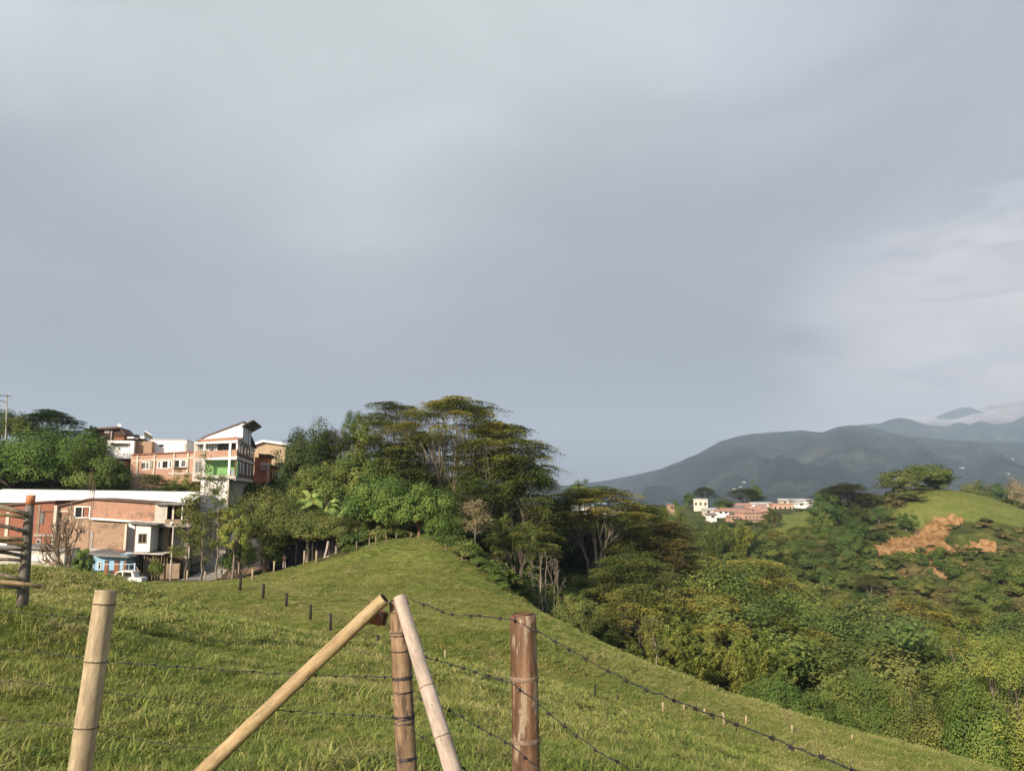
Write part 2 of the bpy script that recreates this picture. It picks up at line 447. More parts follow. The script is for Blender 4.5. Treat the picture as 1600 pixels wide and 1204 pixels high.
M = {}
M['leaf_albizia'] = leafmat('olive feathery leaves', (.050, .074, .016, 1), (.145, .165, .036, 1), (.32, .28, .060, 1), .0)
M['leaf_albizia_dark'] = leafmat('dark olive feathery leaves', (.036, .062, .016, 1), (.096, .132, .031, 1), (.18, .19, .045, 1), .0)
M['leaf_rust'] = leafmat('reddish brown leaves', (.050, .046, .016, 1), (.105, .090, .028, 1), (.17, .14, .042, 1))
M['leaf_mango'] = leafmat('dark glossy leaves', (.020, .036, .011, 1), (.052, .074, .020, 1), (.10, .085, .03, 1), .0)
M['leaf_bright'] = leafmat('bright green leaves', (.030, .060, .014, 1), (.085, .138, .030, 1), (.13, .175, .042, 1))
M['leaf_mid'] = leafmat('mid green leaves', (.032, .058, .014, 1), (.085, .125, .028, 1), (.15, .165, .042, 1))
M['leaf_blue'] = leafmat('deep green leaves', (.022, .046, .013, 1), (.056, .096, .025, 1), (.10, .14, .04, 1))
M['leaf_olive'] = leafmat('dusty olive leaves', (.040, .058, .016, 1), (.100, .122, .032, 1), (.18, .175, .052, 1))
M['leaf_bamboo'] = leafmat('yellow green bamboo leaves', (.055, .085, .018, 1), (.150, .180, .038, 1), (.22, .225, .050, 1))
M['leaf_tawny'] = leafmat('tawny scrub leaves', (.075, .072, .026, 1), (.165, .148, .055, 1), (.25, .20, .09, 1))
M['leaf_dry'] = leafmat('dry pale leaves', (.10, .085, .04, 1), (.20, .17, .09, 1), (.28, .23, .13, 1))
M['leaf_banana'] = leafmat('banana leaves', (.07, .12, .03, 1), (.19, .27, .08, 1), (.30, .33, .10, 1), trans=.3)
M['bark_pale'] = plain('pale grey bark', (.20, .17, .13, 1), .9, .35, 3.0)
M['bark'] = plain('grey brown bark', (.13, .105, .08, 1), .9, .35, 3.0)
M['bark_dry'] = plain('dry brown bark', (.20, .145, .095, 1), .9, .3, 3.0)
M['bark_dark'] = plain('dark bark', (.06, .048, .036, 1), .9, .3, 3.0)
M['bark_tan'] = plain('tan bark', (.30, .19, .11, 1), .9, .25, 3.0)
M['culm'] = plain('green bamboo culm', (.10, .13, .035, 1), .6, .3, 3.0)

def ground_mat():
    m, nt, b, out = new_mat('ground cover')
    pos = coords(nt, 'World')
    za = nd(nt, 'ShaderNodeAttribute', attribute_name='zone')
    sp = nd(nt, 'ShaderNodeSeparateColor'); nt.links.new(za.outputs['Color'], sp.inputs[0])
    # pasture
    n1 = noise_(nt, pos, .12, 5, .6); n2 = noise_(nt, pos, 1.4, 6, .65); n3 = noise_(nt, pos, 9.0, 5, .7)
    g = ramp_(nt, n1, [(.30, (.125, .170, .034, 1)), (.50, (.195, .220, .050, 1)), (.70, (.275, .255, .080, 1))])
    g2 = ramp_(nt, n2, [(.34, (.070, .105, .022, 1)), (.55, (.155, .18, .042, 1)), (.72, (.27, .23, .095, 1))])
    g = mix_(nt, .5, g, g2)
    g = mix_(nt, 1.0, g, ramp_(nt, n3, [(.3, (.6, .65, .55, 1)), (.7, (1.3, 1.3, 1.3, 1))]), 'MULTIPLY')
    # forest floor / scrub
    f1 = ramp_(nt, noise_(nt, pos, .18, 6, .65), [(.35, (.024, .034, .010, 1)), (.55, (.065, .078, .020, 1)), (.72, (.15, .125, .045, 1))])
    # bare earth
    e1 = ramp_(nt, noise_(nt, pos, .30, 8, .72, (1, 1, 1.2), 1.0), [(.30, (.07, .045, .02, 1)), (.40, (.16, .085, .036, 1)), (.50, (.26, .145, .060, 1)), (.58, (.37, .24, .12, 1)), (.64, (.20, .105, .045, 1)), (.72, (.11, .115, .035, 1))])
    # gravelly verge
    v1 = ramp_(nt, noise_(nt, pos, 3.0, 6, .7), [(.3, (.16, .11, .07, 1)), (.7, (.30, .22, .15, 1))])
    c = mix_(nt, sp.outputs[0], f1, g)
    ne = noise_(nt, pos, .9, 6, .7); ae = nd(nt, 'ShaderNodeMath', operation='MULTIPLY_ADD'); nt.links.new(ne, ae.inputs[0]); ae.inputs[1].default_value = 1.0; nt.links.new(sp.outputs[1], ae.inputs[2])
    c = mix_(nt, mapr(nt, ae.outputs[0], .96, 1.04), c, e1)
    c = mix_(nt, sp.outputs[2], c, v1)
    nt.links.new(c, b.inputs['Base Color']); b.inputs['Roughness'].default_value = .95; b.inputs['Specular IOR Level'].default_value = .1
    bump_(nt, b, noise_(nt, pos, 4.0, 8, .75), .7, .12)
    return m
M['ground'] = ground_mat()

# pasture edge, in photo pixels: everything below this line (near side) is pasture
EDGE = [(-900, 850), (0, 866), (90, 884), (150, 897), (240, 906), (345, 905), (430, 882), (500, 878), (545, 866), (600, 845), (640, 838), (682, 846), (740, 886), (790, 920), (840, 952), (900, 985), (1000, 1034), (1130, 1082), (1270, 1122), (1420, 1164), (1590, 1206), (1900, 1290)]
ex, ey = zip(*EDGE)
def pasture_amt(x, y, z):
    px, py = to_pix(x, y, z)
    w = fbm(x / 2.0, y / 2.0, 3) * 5
    lim = np.interp(px, ex, ey)
    a = sstep(-3, 4, py - lim + w) * (np.hypot(x, y) < 92)
    # grass behind and beside the camera
    a = np.where((y < 8), 1.0, a)
    # mown hilltop on the far side
    hx, hy = px, py
    k = in_poly(hx + w, hy + w * .6, [(1395, 805), (1425, 778), (1468, 762), (1520, 768), (1610, 800), (1640, 830), (1560, 815), (1490, 812), (1440, 820), (1405, 830)]) & (np.hypot(x, y) > 150) & (np.hypot(x, y) < 330)
    k = k * .72
    k2 = in_poly(hx + w, hy + w, [(1195, 812), (1270, 795), (1290, 830), (1250, 850), (1200, 838)]) & (np.hypot(x, y) > 200)
    return np.maximum(a, np.maximum(k, np.where(k2, .7, 0.0)))

def build_ground():
    ang = np.concatenate([np.radians(np.arange(-180, -44, 4)), np.radians(np.arange(-44, 44, .28)), np.radians(np.arange(44, 180, 4))])
    rr = np.concatenate([np.geomspace(.5, 3, 14)[:-1], np.geomspace(3, 420, 560), np.geomspace(430, 15000, 60)])
    A, R = np.meshgrid(ang, rr); nA, nR = len(ang), len(rr)
    X = (np.sin(A) * R).ravel(); Y = (np.cos(A) * R).ravel(); Z = hgt(X, Y)
    idx = np.arange(nA * nR).reshape(nR, nA)
    a = idx[:-1, :]; b = idx[1:, :]; an = np.roll(a, -1, 1); bn = np.roll(b, -1, 1)
    Fq = np.stack([a.ravel(), b.ravel(), bn.ravel(), an.ravel()], 1)[:, ::-1]
    V = np.stack([X, Y, Z], 1); c = len(V)
    V = np.concatenate([V, [[0, 0, H1(0, 0)]]])
    Ft = np.stack([np.full(nA, c), idx[0], np.roll(idx[0], -1)], 1)[:, ::-1]
    x, y, z = V.T
    pa = pasture_amt(x, y, z); ea = scar_amt(x, y)
    px, py = to_pix(x, y, z); ver = (in_poly(px, py, [(345, 906), (352, 886), (375, 874), (425, 874), (432, 884), (400, 892), (372, 904)]) & (y > 90) & (y < 112)).astype(float)
    # small slips of bare soil lower on the far slope
    sl = (fbm(x / 9 + 3, y / 14, 4) > .42) & (px > 1150) & (px < 1560) & (py > 840) & (py < 940) & (np.hypot(x, y) > 150)
    ea = np.maximum(ea, sl * .8)
    Cc = np.stack([pa, ea, ver, np.ones(len(pa))], 1)
    me = mesh_np('ground', V, [Fq, Ft], {'zone': ('POINT', 'FLOAT_COLOR', Cc)}, smooth=True)
    o = link('ground', me, M['ground']); tag(o, kind='structure')
    return o
build_ground()

# ------------------------------------------------------------------ far mountains
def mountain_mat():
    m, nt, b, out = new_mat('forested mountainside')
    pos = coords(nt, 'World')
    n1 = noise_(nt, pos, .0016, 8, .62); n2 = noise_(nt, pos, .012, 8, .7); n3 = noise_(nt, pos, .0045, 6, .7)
    c = ramp_(nt, n2, [(.36, (.004, .011, .012, 1)), (.64, (.020, .038, .030, 1))])  # forest and patch colours darkened and blued to stand for cloud shadow
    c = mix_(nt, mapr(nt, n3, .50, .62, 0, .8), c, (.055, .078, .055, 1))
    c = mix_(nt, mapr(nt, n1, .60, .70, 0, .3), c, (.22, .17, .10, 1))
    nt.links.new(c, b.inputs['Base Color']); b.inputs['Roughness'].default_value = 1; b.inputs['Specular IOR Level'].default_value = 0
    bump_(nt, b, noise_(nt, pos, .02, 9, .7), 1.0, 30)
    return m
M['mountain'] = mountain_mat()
MGRID = []
def mountain(prof, D0, D1, D2, seed, amp, x0=-900, x1=2500, step=5, nt_=70):
    pxs = np.arange(x0, x1 + 1, step); xs, ys = zip(*prof)
    top = np.interp(pxs, xs, ys) + 1.6 * fbm(pxs / 26.0 + seed, pxs * 0, 5, .6)
    V = []; n = len(pxs)
    tt = np.concatenate([np.linspace(0, 1, nt_), np.linspace(1.05, 1.6, 8)])
    rows = []
    for t in tt:
        D = D0 + (D1 - D0) * t if t <= 1 else D1 + (D2 - D1) * (t - 1) / .6
        pc = np.array([at(p, q, D1)[:] for p, q in zip(pxs, top)])
        x = pc[:, 0] * D / D1; y = np.full(n, D)
        zc = pc[:, 2]
        if t <= 1:
            s = t ** 1.25
            rid = 1 - np.abs(fbm(pxs / 120.0 + seed * 3 + t * .8, np.full(n, t * 1.3 + seed), 5, .55)) * 2
            z = -70 + (zc + 70) * s + (rid - .5) * amp * np.sin(math.pi * t) * (0.35 + .65 * t)
            z += fbm(pxs / 34.0 + t * 3, np.full(n, t * 6 + seed), 4) * amp * .22 * np.sin(math.pi * min(t, 1))
            # never rises above the sight line of its own crest
            z = np.minimum(z, zc * D / D1 - (1 - t) * 12)
        else:
            z = zc - (zc + 70) * ((t - 1) / .6) ** 1.2
        rows.append(np.stack([x, y, z], 1))
    MGRID.append((pxs, rows[:nt_]))
    V = np.concatenate(rows); k = len(tt)
    idx = np.arange(n * k).reshape(k, n)
    Fq = np.stack([idx[:-1, :-1].ravel(), idx[:-1, 1:].ravel(), idx[1:, 1:].ravel(), idx[1:, :-1].ravel()], 1)
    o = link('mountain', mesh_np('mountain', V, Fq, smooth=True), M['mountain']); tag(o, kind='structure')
    return o
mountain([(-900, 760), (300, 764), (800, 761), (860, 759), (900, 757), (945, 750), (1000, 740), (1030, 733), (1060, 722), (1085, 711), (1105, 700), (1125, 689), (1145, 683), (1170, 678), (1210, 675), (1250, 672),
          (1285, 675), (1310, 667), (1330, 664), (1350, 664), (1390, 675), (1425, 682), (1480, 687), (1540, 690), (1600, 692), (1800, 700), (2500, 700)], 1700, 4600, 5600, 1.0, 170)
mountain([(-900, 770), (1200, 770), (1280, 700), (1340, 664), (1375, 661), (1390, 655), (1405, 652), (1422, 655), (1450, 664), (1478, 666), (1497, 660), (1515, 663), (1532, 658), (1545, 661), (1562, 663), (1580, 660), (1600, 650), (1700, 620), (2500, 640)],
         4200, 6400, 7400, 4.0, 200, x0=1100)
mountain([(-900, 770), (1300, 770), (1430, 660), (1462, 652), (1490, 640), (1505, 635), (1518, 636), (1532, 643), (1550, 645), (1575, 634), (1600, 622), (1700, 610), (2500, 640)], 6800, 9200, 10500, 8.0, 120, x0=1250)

def on_mountain(px, py, which=0):
    """point of a mountain face seen at a photo pixel"""
    pxs, rows = MGRID[which]; i = int(np.argmin(np.abs(pxs - px)))
    for r in rows:
        p = r[i]; a, b = to_pix(p[:1], p[1:2], p[2:3])
        if b[0] <= py: return Vector(p)
    return Vector(rows[-1][i])
# ------------------------------------------------------------------ vegetation generators
def nrm(a): return a / (np.linalg.norm(a, axis=1, keepdims=True) + 1e-9)
def leafquads(C, rs, L, W, bias, T=None, tj=.5):
    """C centres (n,3); bias (n,3) preferred normal; T optional preferred leaf direction"""
    n = len(C)
    N = nrm(nrm(rs.normal(size=(n, 3))) * .52 + bias)
    R = rs.normal(size=(n, 3)) if T is None else T + rs.normal(size=(n, 3)) * tj
    Tt = nrm(R - (R * N).sum(1, keepdims=True) * N)
    B = np.cross(N, Tt)
    l = (L * rs.uniform(.6, 1.35, n))[:, None] / 2; w = (W * rs.uniform(.6, 1.3, n))[:, None] / 2
    V = np.stack([C - Tt * l, C + B * w - Tt * l * .1, C + Tt * l, C - B * w - Tt * l * .1], 1).reshape(-1, 3)
    return V
def crown_mesh(name, V, tint):
    n = len(V) // 4
    return mesh_np(name, V, np.arange(4 * n).reshape(n, 4), {'tint': ('FACE', 'FLOAT', tint)})
def limb(mb, a, b, r0, r1, rs, bow=.12, seg=5, sides=5):
    a = np.array(a, float); b = np.array(b, float); d = b - a; l = np.linalg.norm(d)
    off = rs.normal(size=3) * l * bow * .5; off[2] = -abs(off[2]) * .3 + l * bow * .3
    P = []
    for i in range(seg + 1):
        t = i / seg; P.append(a + d * t + off * math.sin(math.pi * t) + rs.normal(size=3) * l * .012 * (0 < i < seg))
    mb.tube(P, [r0 + (r1 - r0) * (i / seg) for i in range(seg + 1)], sides, cap=False)
    return P

def g_round(seed, H=9.0, R=4.5, base=.18, nclump=75, per=170, leaf=.34, cr=.27, lumps=.22, lowest=-.55, zr=None):
    rs = np.random.RandomState(seed)
    zc = H * (base + (1 - base) * .52); rz = H * (1 - base) * .5 if zr is None else zr
    V = []; T = []; tr = MB()
    top = np.array([rs.normal() * .15, rs.normal() * .15, H * (base + .12)])
    limb(tr, (0, 0, -.8), top, R * .055 + .05, R * .04 + .03, rs, .05, sides=8)
    for i in range(nclump):
        u = (i + .5) / nclump; zz = 1 - u * (1 - lowest); a = i * 2.39996 + rs.uniform(-.4, .4)
        s = math.sqrt(max(0, 1 - min(1, zz * zz)))
        k = rs.uniform(.62, 1.0) * (1 + lumps * rs.normal() * .45)
        c = np.array([math.cos(a) * s * R * k, math.sin(a) * s * R * k, zc + zz * rz * k * rs.uniform(.85, 1.05)])
        q = cr * R * rs.uniform(.6, 1.25)
        n = int(per * (q / (cr * R)) ** 1.6)
        d = nrm(rs.normal(size=(n, 3))) * (rs.uniform(size=(n, 1)) ** .38) * q * np.array([1, 1, .72])
        P = c + d
        out = nrm(P - np.array([0, 0, zc - rz * .5]))
        V.append(leafquads(P, rs, leaf, leaf * .55, out * .75 + np.array([0, 0, .35]) + nrm(d) * .5))
        T.append(np.full(n, rs.uniform(0, .8)) + rs.uniform(-.05, .10, n))
        if i % 3 == 0: limb(tr, top + rs.normal(size=3) * .1, c, R * .022 + .02, .02, rs, .2)
    return tr.mesh('trunk', True), crown_mesh('crown', np.concatenate(V), np.concatenate(T)), H, R

def g_umbrella(seed, H=13.0, R=8.0, npad=46, per=260, leaf=.36, fork=.22, padr=.26, flat=.6, lo=.42, stems=4):
    """spreading flat-topped tree: fanned stems carrying thin level plates of foliage"""
    rs = np.random.RandomState(seed); V = []; T = []; tr = MB()
    fk = []
    base = np.array([0, 0, H * fork * .35])
    limb(tr, (0, 0, -1.2), base, R * .045 + .06, R * .04 + .05, rs, .02, sides=8)
    for k in range(stems):
        a = 2 * math.pi * k / stems + rs.uniform(-.4, .4)
        e = np.array([math.cos(a) * R * .22, math.sin(a) * R * .22, H * (fork + rs.uniform(.12, .26))])
        limb(tr, base + rs.normal(size=3) * .05, e, R * .028 + .05, R * .016 + .04, rs, .05, sides=7); fk.append(e)
    for i in range(npad):
        u = (i + .5) / npad
        a = i * 2.39996 + rs.uniform(-.5, .5)
        rr = math.sqrt(u) * rs.uniform(.85, 1.05)
        inner = rs.uniform() < .22
        dome = math.sqrt(max(0, 1 - (rr * .97) ** 2))
        z = H * (lo + (1 - lo) * dome * rs.uniform(.86, 1.0)) if not inner else H * (lo + (1 - lo) * dome * rs.uniform(.35, .75))
        c = np.array([math.cos(a) * R * rr * .84, math.sin(a) * R * rr * .84, z])
        q = padr * R * rs.uniform(.75, 1.35)
        n = int(per * 1.9 * (q / (padr * R)) ** 1.7)
        th = rs.uniform(0, 2 * math.pi, n); ph = rs.uniform(0, 6.28); lob = 1 + .28 * np.sin(3 * th + ph) + .2 * np.sin(7 * th + ph * 2)
        r_ = np.sqrt(rs.uniform(size=n)) * q * lob
        st = rs.uniform(.65, 1.0)
        el = np.array([math.cos(a), math.sin(a)]) ; x_ = np.cos(th) * r_ * 1.15; y_ = np.sin(th) * r_ * .8
        X = x_ * el[0] - y_ * el[1]; Y = x_ * el[1] + y_ * el[0]
        Z = -(r_ ** 2) / q * .16 - np.abs(rs.normal(size=n)) * flat * (.3 + .9 * (rs.uniform(size=n) < .5)) - x_ * .05 * rr
        P = c + np.stack([X, Y, Z], 1)
        V.append(leafquads(P, rs, leaf, leaf * .42, np.tile([0, 0, 1.5], (n, 1))))
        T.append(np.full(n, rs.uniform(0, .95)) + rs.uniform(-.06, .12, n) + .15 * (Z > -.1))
        f = min(fk, key=lambda e: np.hypot(*(e[:2] - c[:2])) + abs(rs.normal()) * .6)
        P_ = limb(tr, f, c - np.array([0, 0, .12]), R * .008 + .024, .014, rs, .10, seg=6)
        for q_ in range(4):
            b = P[rs.randint(n)]; limb(tr, P_[-2], b - np.array([0, 0, .06]), .03, .01, rs, .1, seg=2, sides=4)
    return tr.mesh('trunk', True), crown_mesh('crown', np.concatenate(V), np.concatenate(T)), H, R

def g_bamboo(seed, H=13.0, R=5.0, culms=34, per=420, leaf=.62):
    rs = np.random.RandomState(seed); V = []; T = []; tr = MB()
    for i in range(culms):
        a = rs.uniform(0, 6.283); ln = rs.uniform(.25, 1.0); h = H * rs.uniform(.62, 1.0)
        b = np.array([math.cos(a) * rs.uniform(.1, .9), math.sin(a) * rs.uniform(.1, .9), -.6])
        P = []
        for k in range(9):
            t = k / 8; out = R * ln * (t ** 2.4) * .95
            zz = h * (t - .20 * ln * t ** 5)
            P.append(b + np.array([math.cos(a) * out, math.sin(a) * out, zz + .6]))
        P = np.array(P)
        tr.tube(P, [.06 * (1 - .8 * k / 8) for k in range(9)], 5, cap=False)
        n = per; t = rs.uniform(.22, 1.0, n) ** .8 * 8; k = np.minimum(t.astype(int), 7); fr = (t - k)[:, None]
        C = P[k] * (1 - fr) + P[k + 1] * fr
        w = (1.15 - .75 * t / 8)[:, None]
        # leaf sprays gather at the nodes
        node = np.floor(t * 3); an = node * 2.4 + i + rs.normal(size=n) * .45
        rad = rs.uniform(.1, 1.0, (n, 1)) * w * .9
        off = np.stack([np.cos(an), np.sin(an), np.zeros(n)], 1) * rad
        C = C + off; C[:, 2] -= (rad[:, 0] ** 2) * .5 + rs.uniform(0, .25, n)
        tdir = off / (rad + .01) * .8 + np.array([math.cos(a) * .3, math.sin(a) * .3, -.9])
        V.append(leafquads(C, rs, leaf, leaf * .2, np.array([[0, 0, .8]]) * np.ones((n, 1)), tdir, .35))
        T.append(np.full(n, rs.uniform(0, .7)) + .3 * t / 8 + rs.uniform(-.1, .1, n))
    return tr.mesh('culms', True), crown_mesh('crown', np.concatenate(V), np.concatenate(T)), H, R

def g_slender(seed, H=13.0, R=2.6, nclump=34, per=70, leaf=.30, base=.3, stems=1):
    rs = np.random.RandomState(seed); V = []; T = []; tr = MB()
    for s in range(stems):
        lean = rs.normal(size=2) * H * .035; b0 = rs.normal(size=2) * .35 * (stems > 1)
        P = [np.array([b0[0] + lean[0] * t + .1 * rs.normal(), b0[1] + lean[1] * t + .1 * rs.normal(), H * .97 * t - .5 * (t == 0)]) for t in np.linspace(0, 1, 9)]
        tr.tube(P, [.13 * (1 - .85 * t) for t in np.linspace(0, 1, 9)], 6, cap=False)
        for i in range(nclump // stems):
            t = base + (1 - base) * (i + rs.uniform()) / (nclump // stems); k = min(int(t * 8), 7); f = t * 8 - k
            p = P[k] * (1 - f) + P[k + 1] * f; a = rs.uniform(0, 6.283)
            rr = R * rs.uniform(.3, 1.0) * (1.15 - .75 * t)
            c = p + np.array([math.cos(a) * rr, math.sin(a) * rr, rr * rs.uniform(.1, .7)])
            limb(tr, p, c, .045, .012, rs, .15, seg=3, sides=4)
            n = int(per * rs.uniform(.4, 1.4)); q = R * .27 * rs.uniform(.7, 1.3)
            d = nrm(rs.normal(size=(n, 3))) * (rs.uniform(size=(n, 1)) ** .6) * q * np.array([1, 1, .8])
            V.append(leafquads(c + d, rs, leaf, leaf * .5, np.tile([0, 0, .5], (n, 1))))
            T.append(np.full(n, rs.uniform(0, .8)) + rs.uniform(-.1, .2, n))
    return tr.mesh('trunk', True), crown_mesh('crown', np.concatenate(V), np.concatenate(T)), H, R

def g_bare(seed, H=8.0, R=3.0, r0=.16, depth=6, spread=.55, kids=(2, 3), thick=.72, stems=1):
    rs = np.random.RandomState(seed); tr = MB()
    def grow(p, d, l, r, k):
        d = d / np.linalg.norm(d)
        q = p + d * l; m = (p + q) / 2 + rs.normal(size=3) * l * .06
        tr.tube([p, m, q], [r, r * .88, r * thick], 6 if k > 2 else 4, cap=False)
        if k == 0: return
        for i in range(rs.randint(kids[0], kids[1] + 1)):
            nd_ = d + rs.normal(size=3) * spread + np.array([0, 0, .25])
            grow(q, nd_, l * rs.uniform(.62, .88), r * thick, k - 1)
    for s in range(stems):
        grow(np.array([rs.normal() * .2 * (stems > 1), rs.normal() * .2 * (stems > 1), -.5]), np.array([rs.normal() * .25, rs.normal() * .25, 1.0]), H * .24, r0, depth)
    me = tr.mesh('trunk', True)
    co = np.zeros(len(me.vertices) * 3, dtype=np.float32); me.vertices.foreach_get('co', co); co = co.reshape(-1, 3)
    hz = co[:, 2].max(); rx = np.percentile(np.hypot(co[:, 0], co[:, 1]), 97)
    return me, None, hz, rx

def g_bush(seed, H=2.2, R=1.8, per=110, leaf=.24, n=26):
    rs = np.random.RandomState(seed); V = []; T = []; st = MB()
    for i in range(n):
        a = rs.uniform(0, 6.283); u = rs.uniform(0, 1) ** .5
        c = np.array([math.cos(a) * u * R * .8, math.sin(a) * u * R * .8, H * (.25 + .6 * math.sqrt(1 - u * u * .9) * rs.uniform(.75, 1.1))])
        m = int(per * rs.uniform(.6, 1.3)); q = R * .32
        d = nrm(rs.normal(size=(m, 3))) * (rs.uniform(size=(m, 1)) ** .45) * q * np.array([1, 1, .8])
        V.append(leafquads(c + d, rs, leaf, leaf * .55, nrm(c + d) * .6 + np.array([0, 0, .4]))); T.append(np.full(m, rs.uniform(0, .8)) + rs.uniform(-.05, .1, m))
        limb(st, (rs.normal() * .1, rs.normal() * .1, -.3), c, .03, .01, rs, .1, seg=3, sides=4)
    return st.mesh('stems', True), crown_mesh('foliage', np.concatenate(V), np.concatenate(T)), H, R

def g_banana(seed, H=4.2, R=2.3, fronds=17):
    rs = np.random.RandomState(seed); st = MB(); V = []; Fq = []; T = []; k0 = 0
    for s in range(1):
        bx, by = rs.normal(size=2) * .1; h = H * rs.uniform(.30, .42)
        st.tube([(bx, by, -.3), (bx * 1.05, by * 1.05, h * .5), (bx * 1.1, by * 1.1, h)], [.16, .13, .08], 8, cap=False)
        for i in range(fronds):
            a = i * 2.4 + rs.uniform(-.3, .3); L = H * rs.uniform(.5, .72); up = rs.uniform(.9, 2.2)
            d = np.array([math.cos(a), math.sin(a)]); n = 9
            for j in range(n):
                t = j / (n - 1); r = L * t * (1 / (1 + .25 * up)); z = h + L * (up * .75 * t - (.55 + .35 * up) * t * t * .9)
                w = .42 * math.sin(math.pi * min(1, .12 + t * .9)) ** .6 * (H / 4.2); side = np.array([-d[1], d[0]])
                c = np.array([bx * 1.1 + d[0] * r, by * 1.1 + d[1] * r, z])
                for q in (-1, 0, 1): V.append(c + np.array([side[0] * w * q, side[1] * w * q, -.35 * w * abs(q) + rs.uniform(-.03, .03)]))
            for j in range(n - 1):
                for q in (0, 1):
                    p = k0 + j * 3 + q; Fq.append((p, p + 1, p + 4, p + 3)); T.append(.1 + .6 * rs.uniform())
            k0 += n * 3
    return st.mesh('stem', True), mesh_np('leaves', np.array(V), np.array(Fq), {'tint': ('FACE', 'FLOAT', T)}), H, R

HIGH = lambda s, **k: g_round(s, 18, 5, base=.55, nclump=60, per=150, leaf=.34, **k)
PROTO = {}
def proto(kind, gens): PROTO[kind] = gens
proto('umbrella', [g_umbrella(s, 13, 7.5, npad=40 + 4 * (s % 3), per=190, leaf=.42) for s in (11, 12, 13, 14)])
proto('round', [g_round(s, 9, 4.5, base=.08, nclump=n, per=p, leaf=.34, lowest=-.8, cr=c, lumps=l) for s, n, p, c, l in ((21, 84, 180, .27, .3), (22, 46, 340, .38, .7), (23, 60, 260, .32, .6), (24, 36, 400, .42, .8))])
proto('tall', [g_round(s, 13, 4.0, base=.25, nclump=60, per=150, leaf=.42, cr=.34, lumps=.5) for s in (31, 32, 33)])
proto('bamboo', [g_bamboo(s, 12, 5, culms=26, per=300) for s in (41, 42, 43)])
proto('slender', [g_slender(s) for s in (51, 52, 53)])
proto('bare', [g_bare(s) for s in (61, 62, 63)])
proto('bush', [g_bush(s) for s in (71, 72, 73)])
PARTN = {'bamboo': ('culms', 'crown'), 'bush': ('stems', 'foliage'), 'banana': ('stem', 'leaves')}

def tree(kind, px, pyt, Y, wpx, leaf, label, cat='tree', name='tree', bark='bark', seed=0, gen=None, group=None, x=None, height=None, rz=None, sink=0.0, base=None):
    """a tree standing on the ground at depth Y; its top reaches photo row pyt and its crown is wpx photo pixels wide"""
    g = gen if gen is not None else PROTO[kind][seed % len(PROTO[kind])]
    tm, cm, H, R = g
    if x is None: x = at(px, 800, Y).x
    z0 = H1(x, Y) if base is None else base
    if height is None: height = at(px, pyt, Y).z - z0
    r = wpx / 2 * Y / F if wpx else None
    root = empty(name, (x, Y, z0 - sink), rz if rz is not None else (seed * 1.7 + px * .13) % 6.283)
    sz = (height + sink) / H; sx = (r / R) if r else sz
    root.scale = (sx, sx, sz)
    tag(root, label, cat, group)
    a, b = PARTN.get(kind, ('trunk', 'crown'))
    for nm, me, mt in ((a, tm, M[bark]), (b, cm, M[leaf] if leaf else None)):
        if me is None: continue
        if len(me.materials) == 0: me.materials.append(mt)
        o = bpy.data.objects.new(nm, me); COL.objects.link(o); o.parent = root
        if me.materials[0] != mt:
            o.material_slots[0].link = 'OBJECT'; o.material_slots[0].material = mt
    return root
# ------------------------------------------------------------------ named trees, read off the photograph one by one
BIG = lambda s, **k: g_umbrella(s, **k)
# the great flat-topped group above the knoll
tree('umbrella', 705, 614, 112, 225, 'leaf_albizia', 'tallest flat topped tree of the clump above the grassy knoll', bark='bark_pale', gen=BIG(101, H=22, R=10, npad=64, per=300, leaf=.37, padr=.20, lo=.58, stems=7), name='umbrella_tree')
tree('umbrella', 782, 655, 108, 190, 'leaf_albizia', 'wide flat topped tree leaning over the ravine beside the tallest one', bark='bark_pale', gen=BIG(102, H=19, R=9, npad=62, per=330, leaf=.40, padr=.23, lo=.50, stems=6), name='umbrella_tree')
tree('umbrella', 608, 621, 116, 130, 'leaf_albizia', 'narrower flat topped tree with one high tier at its upper left', bark='bark_pale', gen=BIG(103, H=20, R=6.5, npad=50, per=300, leaf=.34, padr=.28, lo=.45, stems=5), name='umbrella_tree')
tree('umbrella', 812, 700, 104, 120, 'leaf_albizia_dark', 'dark tiered tree under the tip of the big canopy over the ravine', bark='bark', gen=BIG(104, H=14, R=6, npad=46, per=260, leaf=.40, padr=.27, lo=.40), name='umbrella_tree')
tree('umbrella', 620, 690, 108, 110, 'leaf_albizia_dark', 'olive tiered tree below the left half of the big canopy', gen=BIG(105, H=13, R=5.5, npad=40, per=260, leaf=.40, padr=.3, lo=.3), name='umbrella_tree')
tree('umbrella', 735, 735, 102, 130, 'leaf_albizia_dark', 'low spreading tree in the shade under the middle of the big canopy', gen=BIG(106, H=12, R=6, npad=34, per=240, leaf=.34, padr=.27, lo=.45), name='umbrella_tree')
tree('round', 552, 640, 119, 44, 'leaf_blue', 'green treetop poking up left of the flat topped clump', gen=HIGH(181))
tree('umbrella', 655, 668, 124, 170, 'leaf_albizia_dark', 'dark tiered tree filling the back of the big canopy on its left', gen=BIG(182, H=19, R=8, npad=54, per=260, leaf=.36, padr=.25, lo=.35), name='umbrella_tree')
tree('umbrella', 765, 690, 122, 170, 'leaf_albizia', 'tiered tree filling the back of the big canopy on its right', gen=BIG(183, H=17, R=8, npad=54, per=260, leaf=.36, padr=.25, lo=.3), name='umbrella_tree')
tree('umbrella', 560, 668, 112, 90, 'leaf_albizia', 'olive tiered tree between the reddish treetop and the big canopy', gen=BIG(184, H=15, R=5, npad=44, per=240, leaf=.34, padr=.3, lo=.25), name='umbrella_tree')
tree('round', 483, 670, 112, 94, 'leaf_mango', 'dark dense tree right of the tan gable house', gen=g_round(111, 11, 5.5, base=.05, nclump=150, per=260, leaf=.32, lowest=-.8), bark='bark_dark')
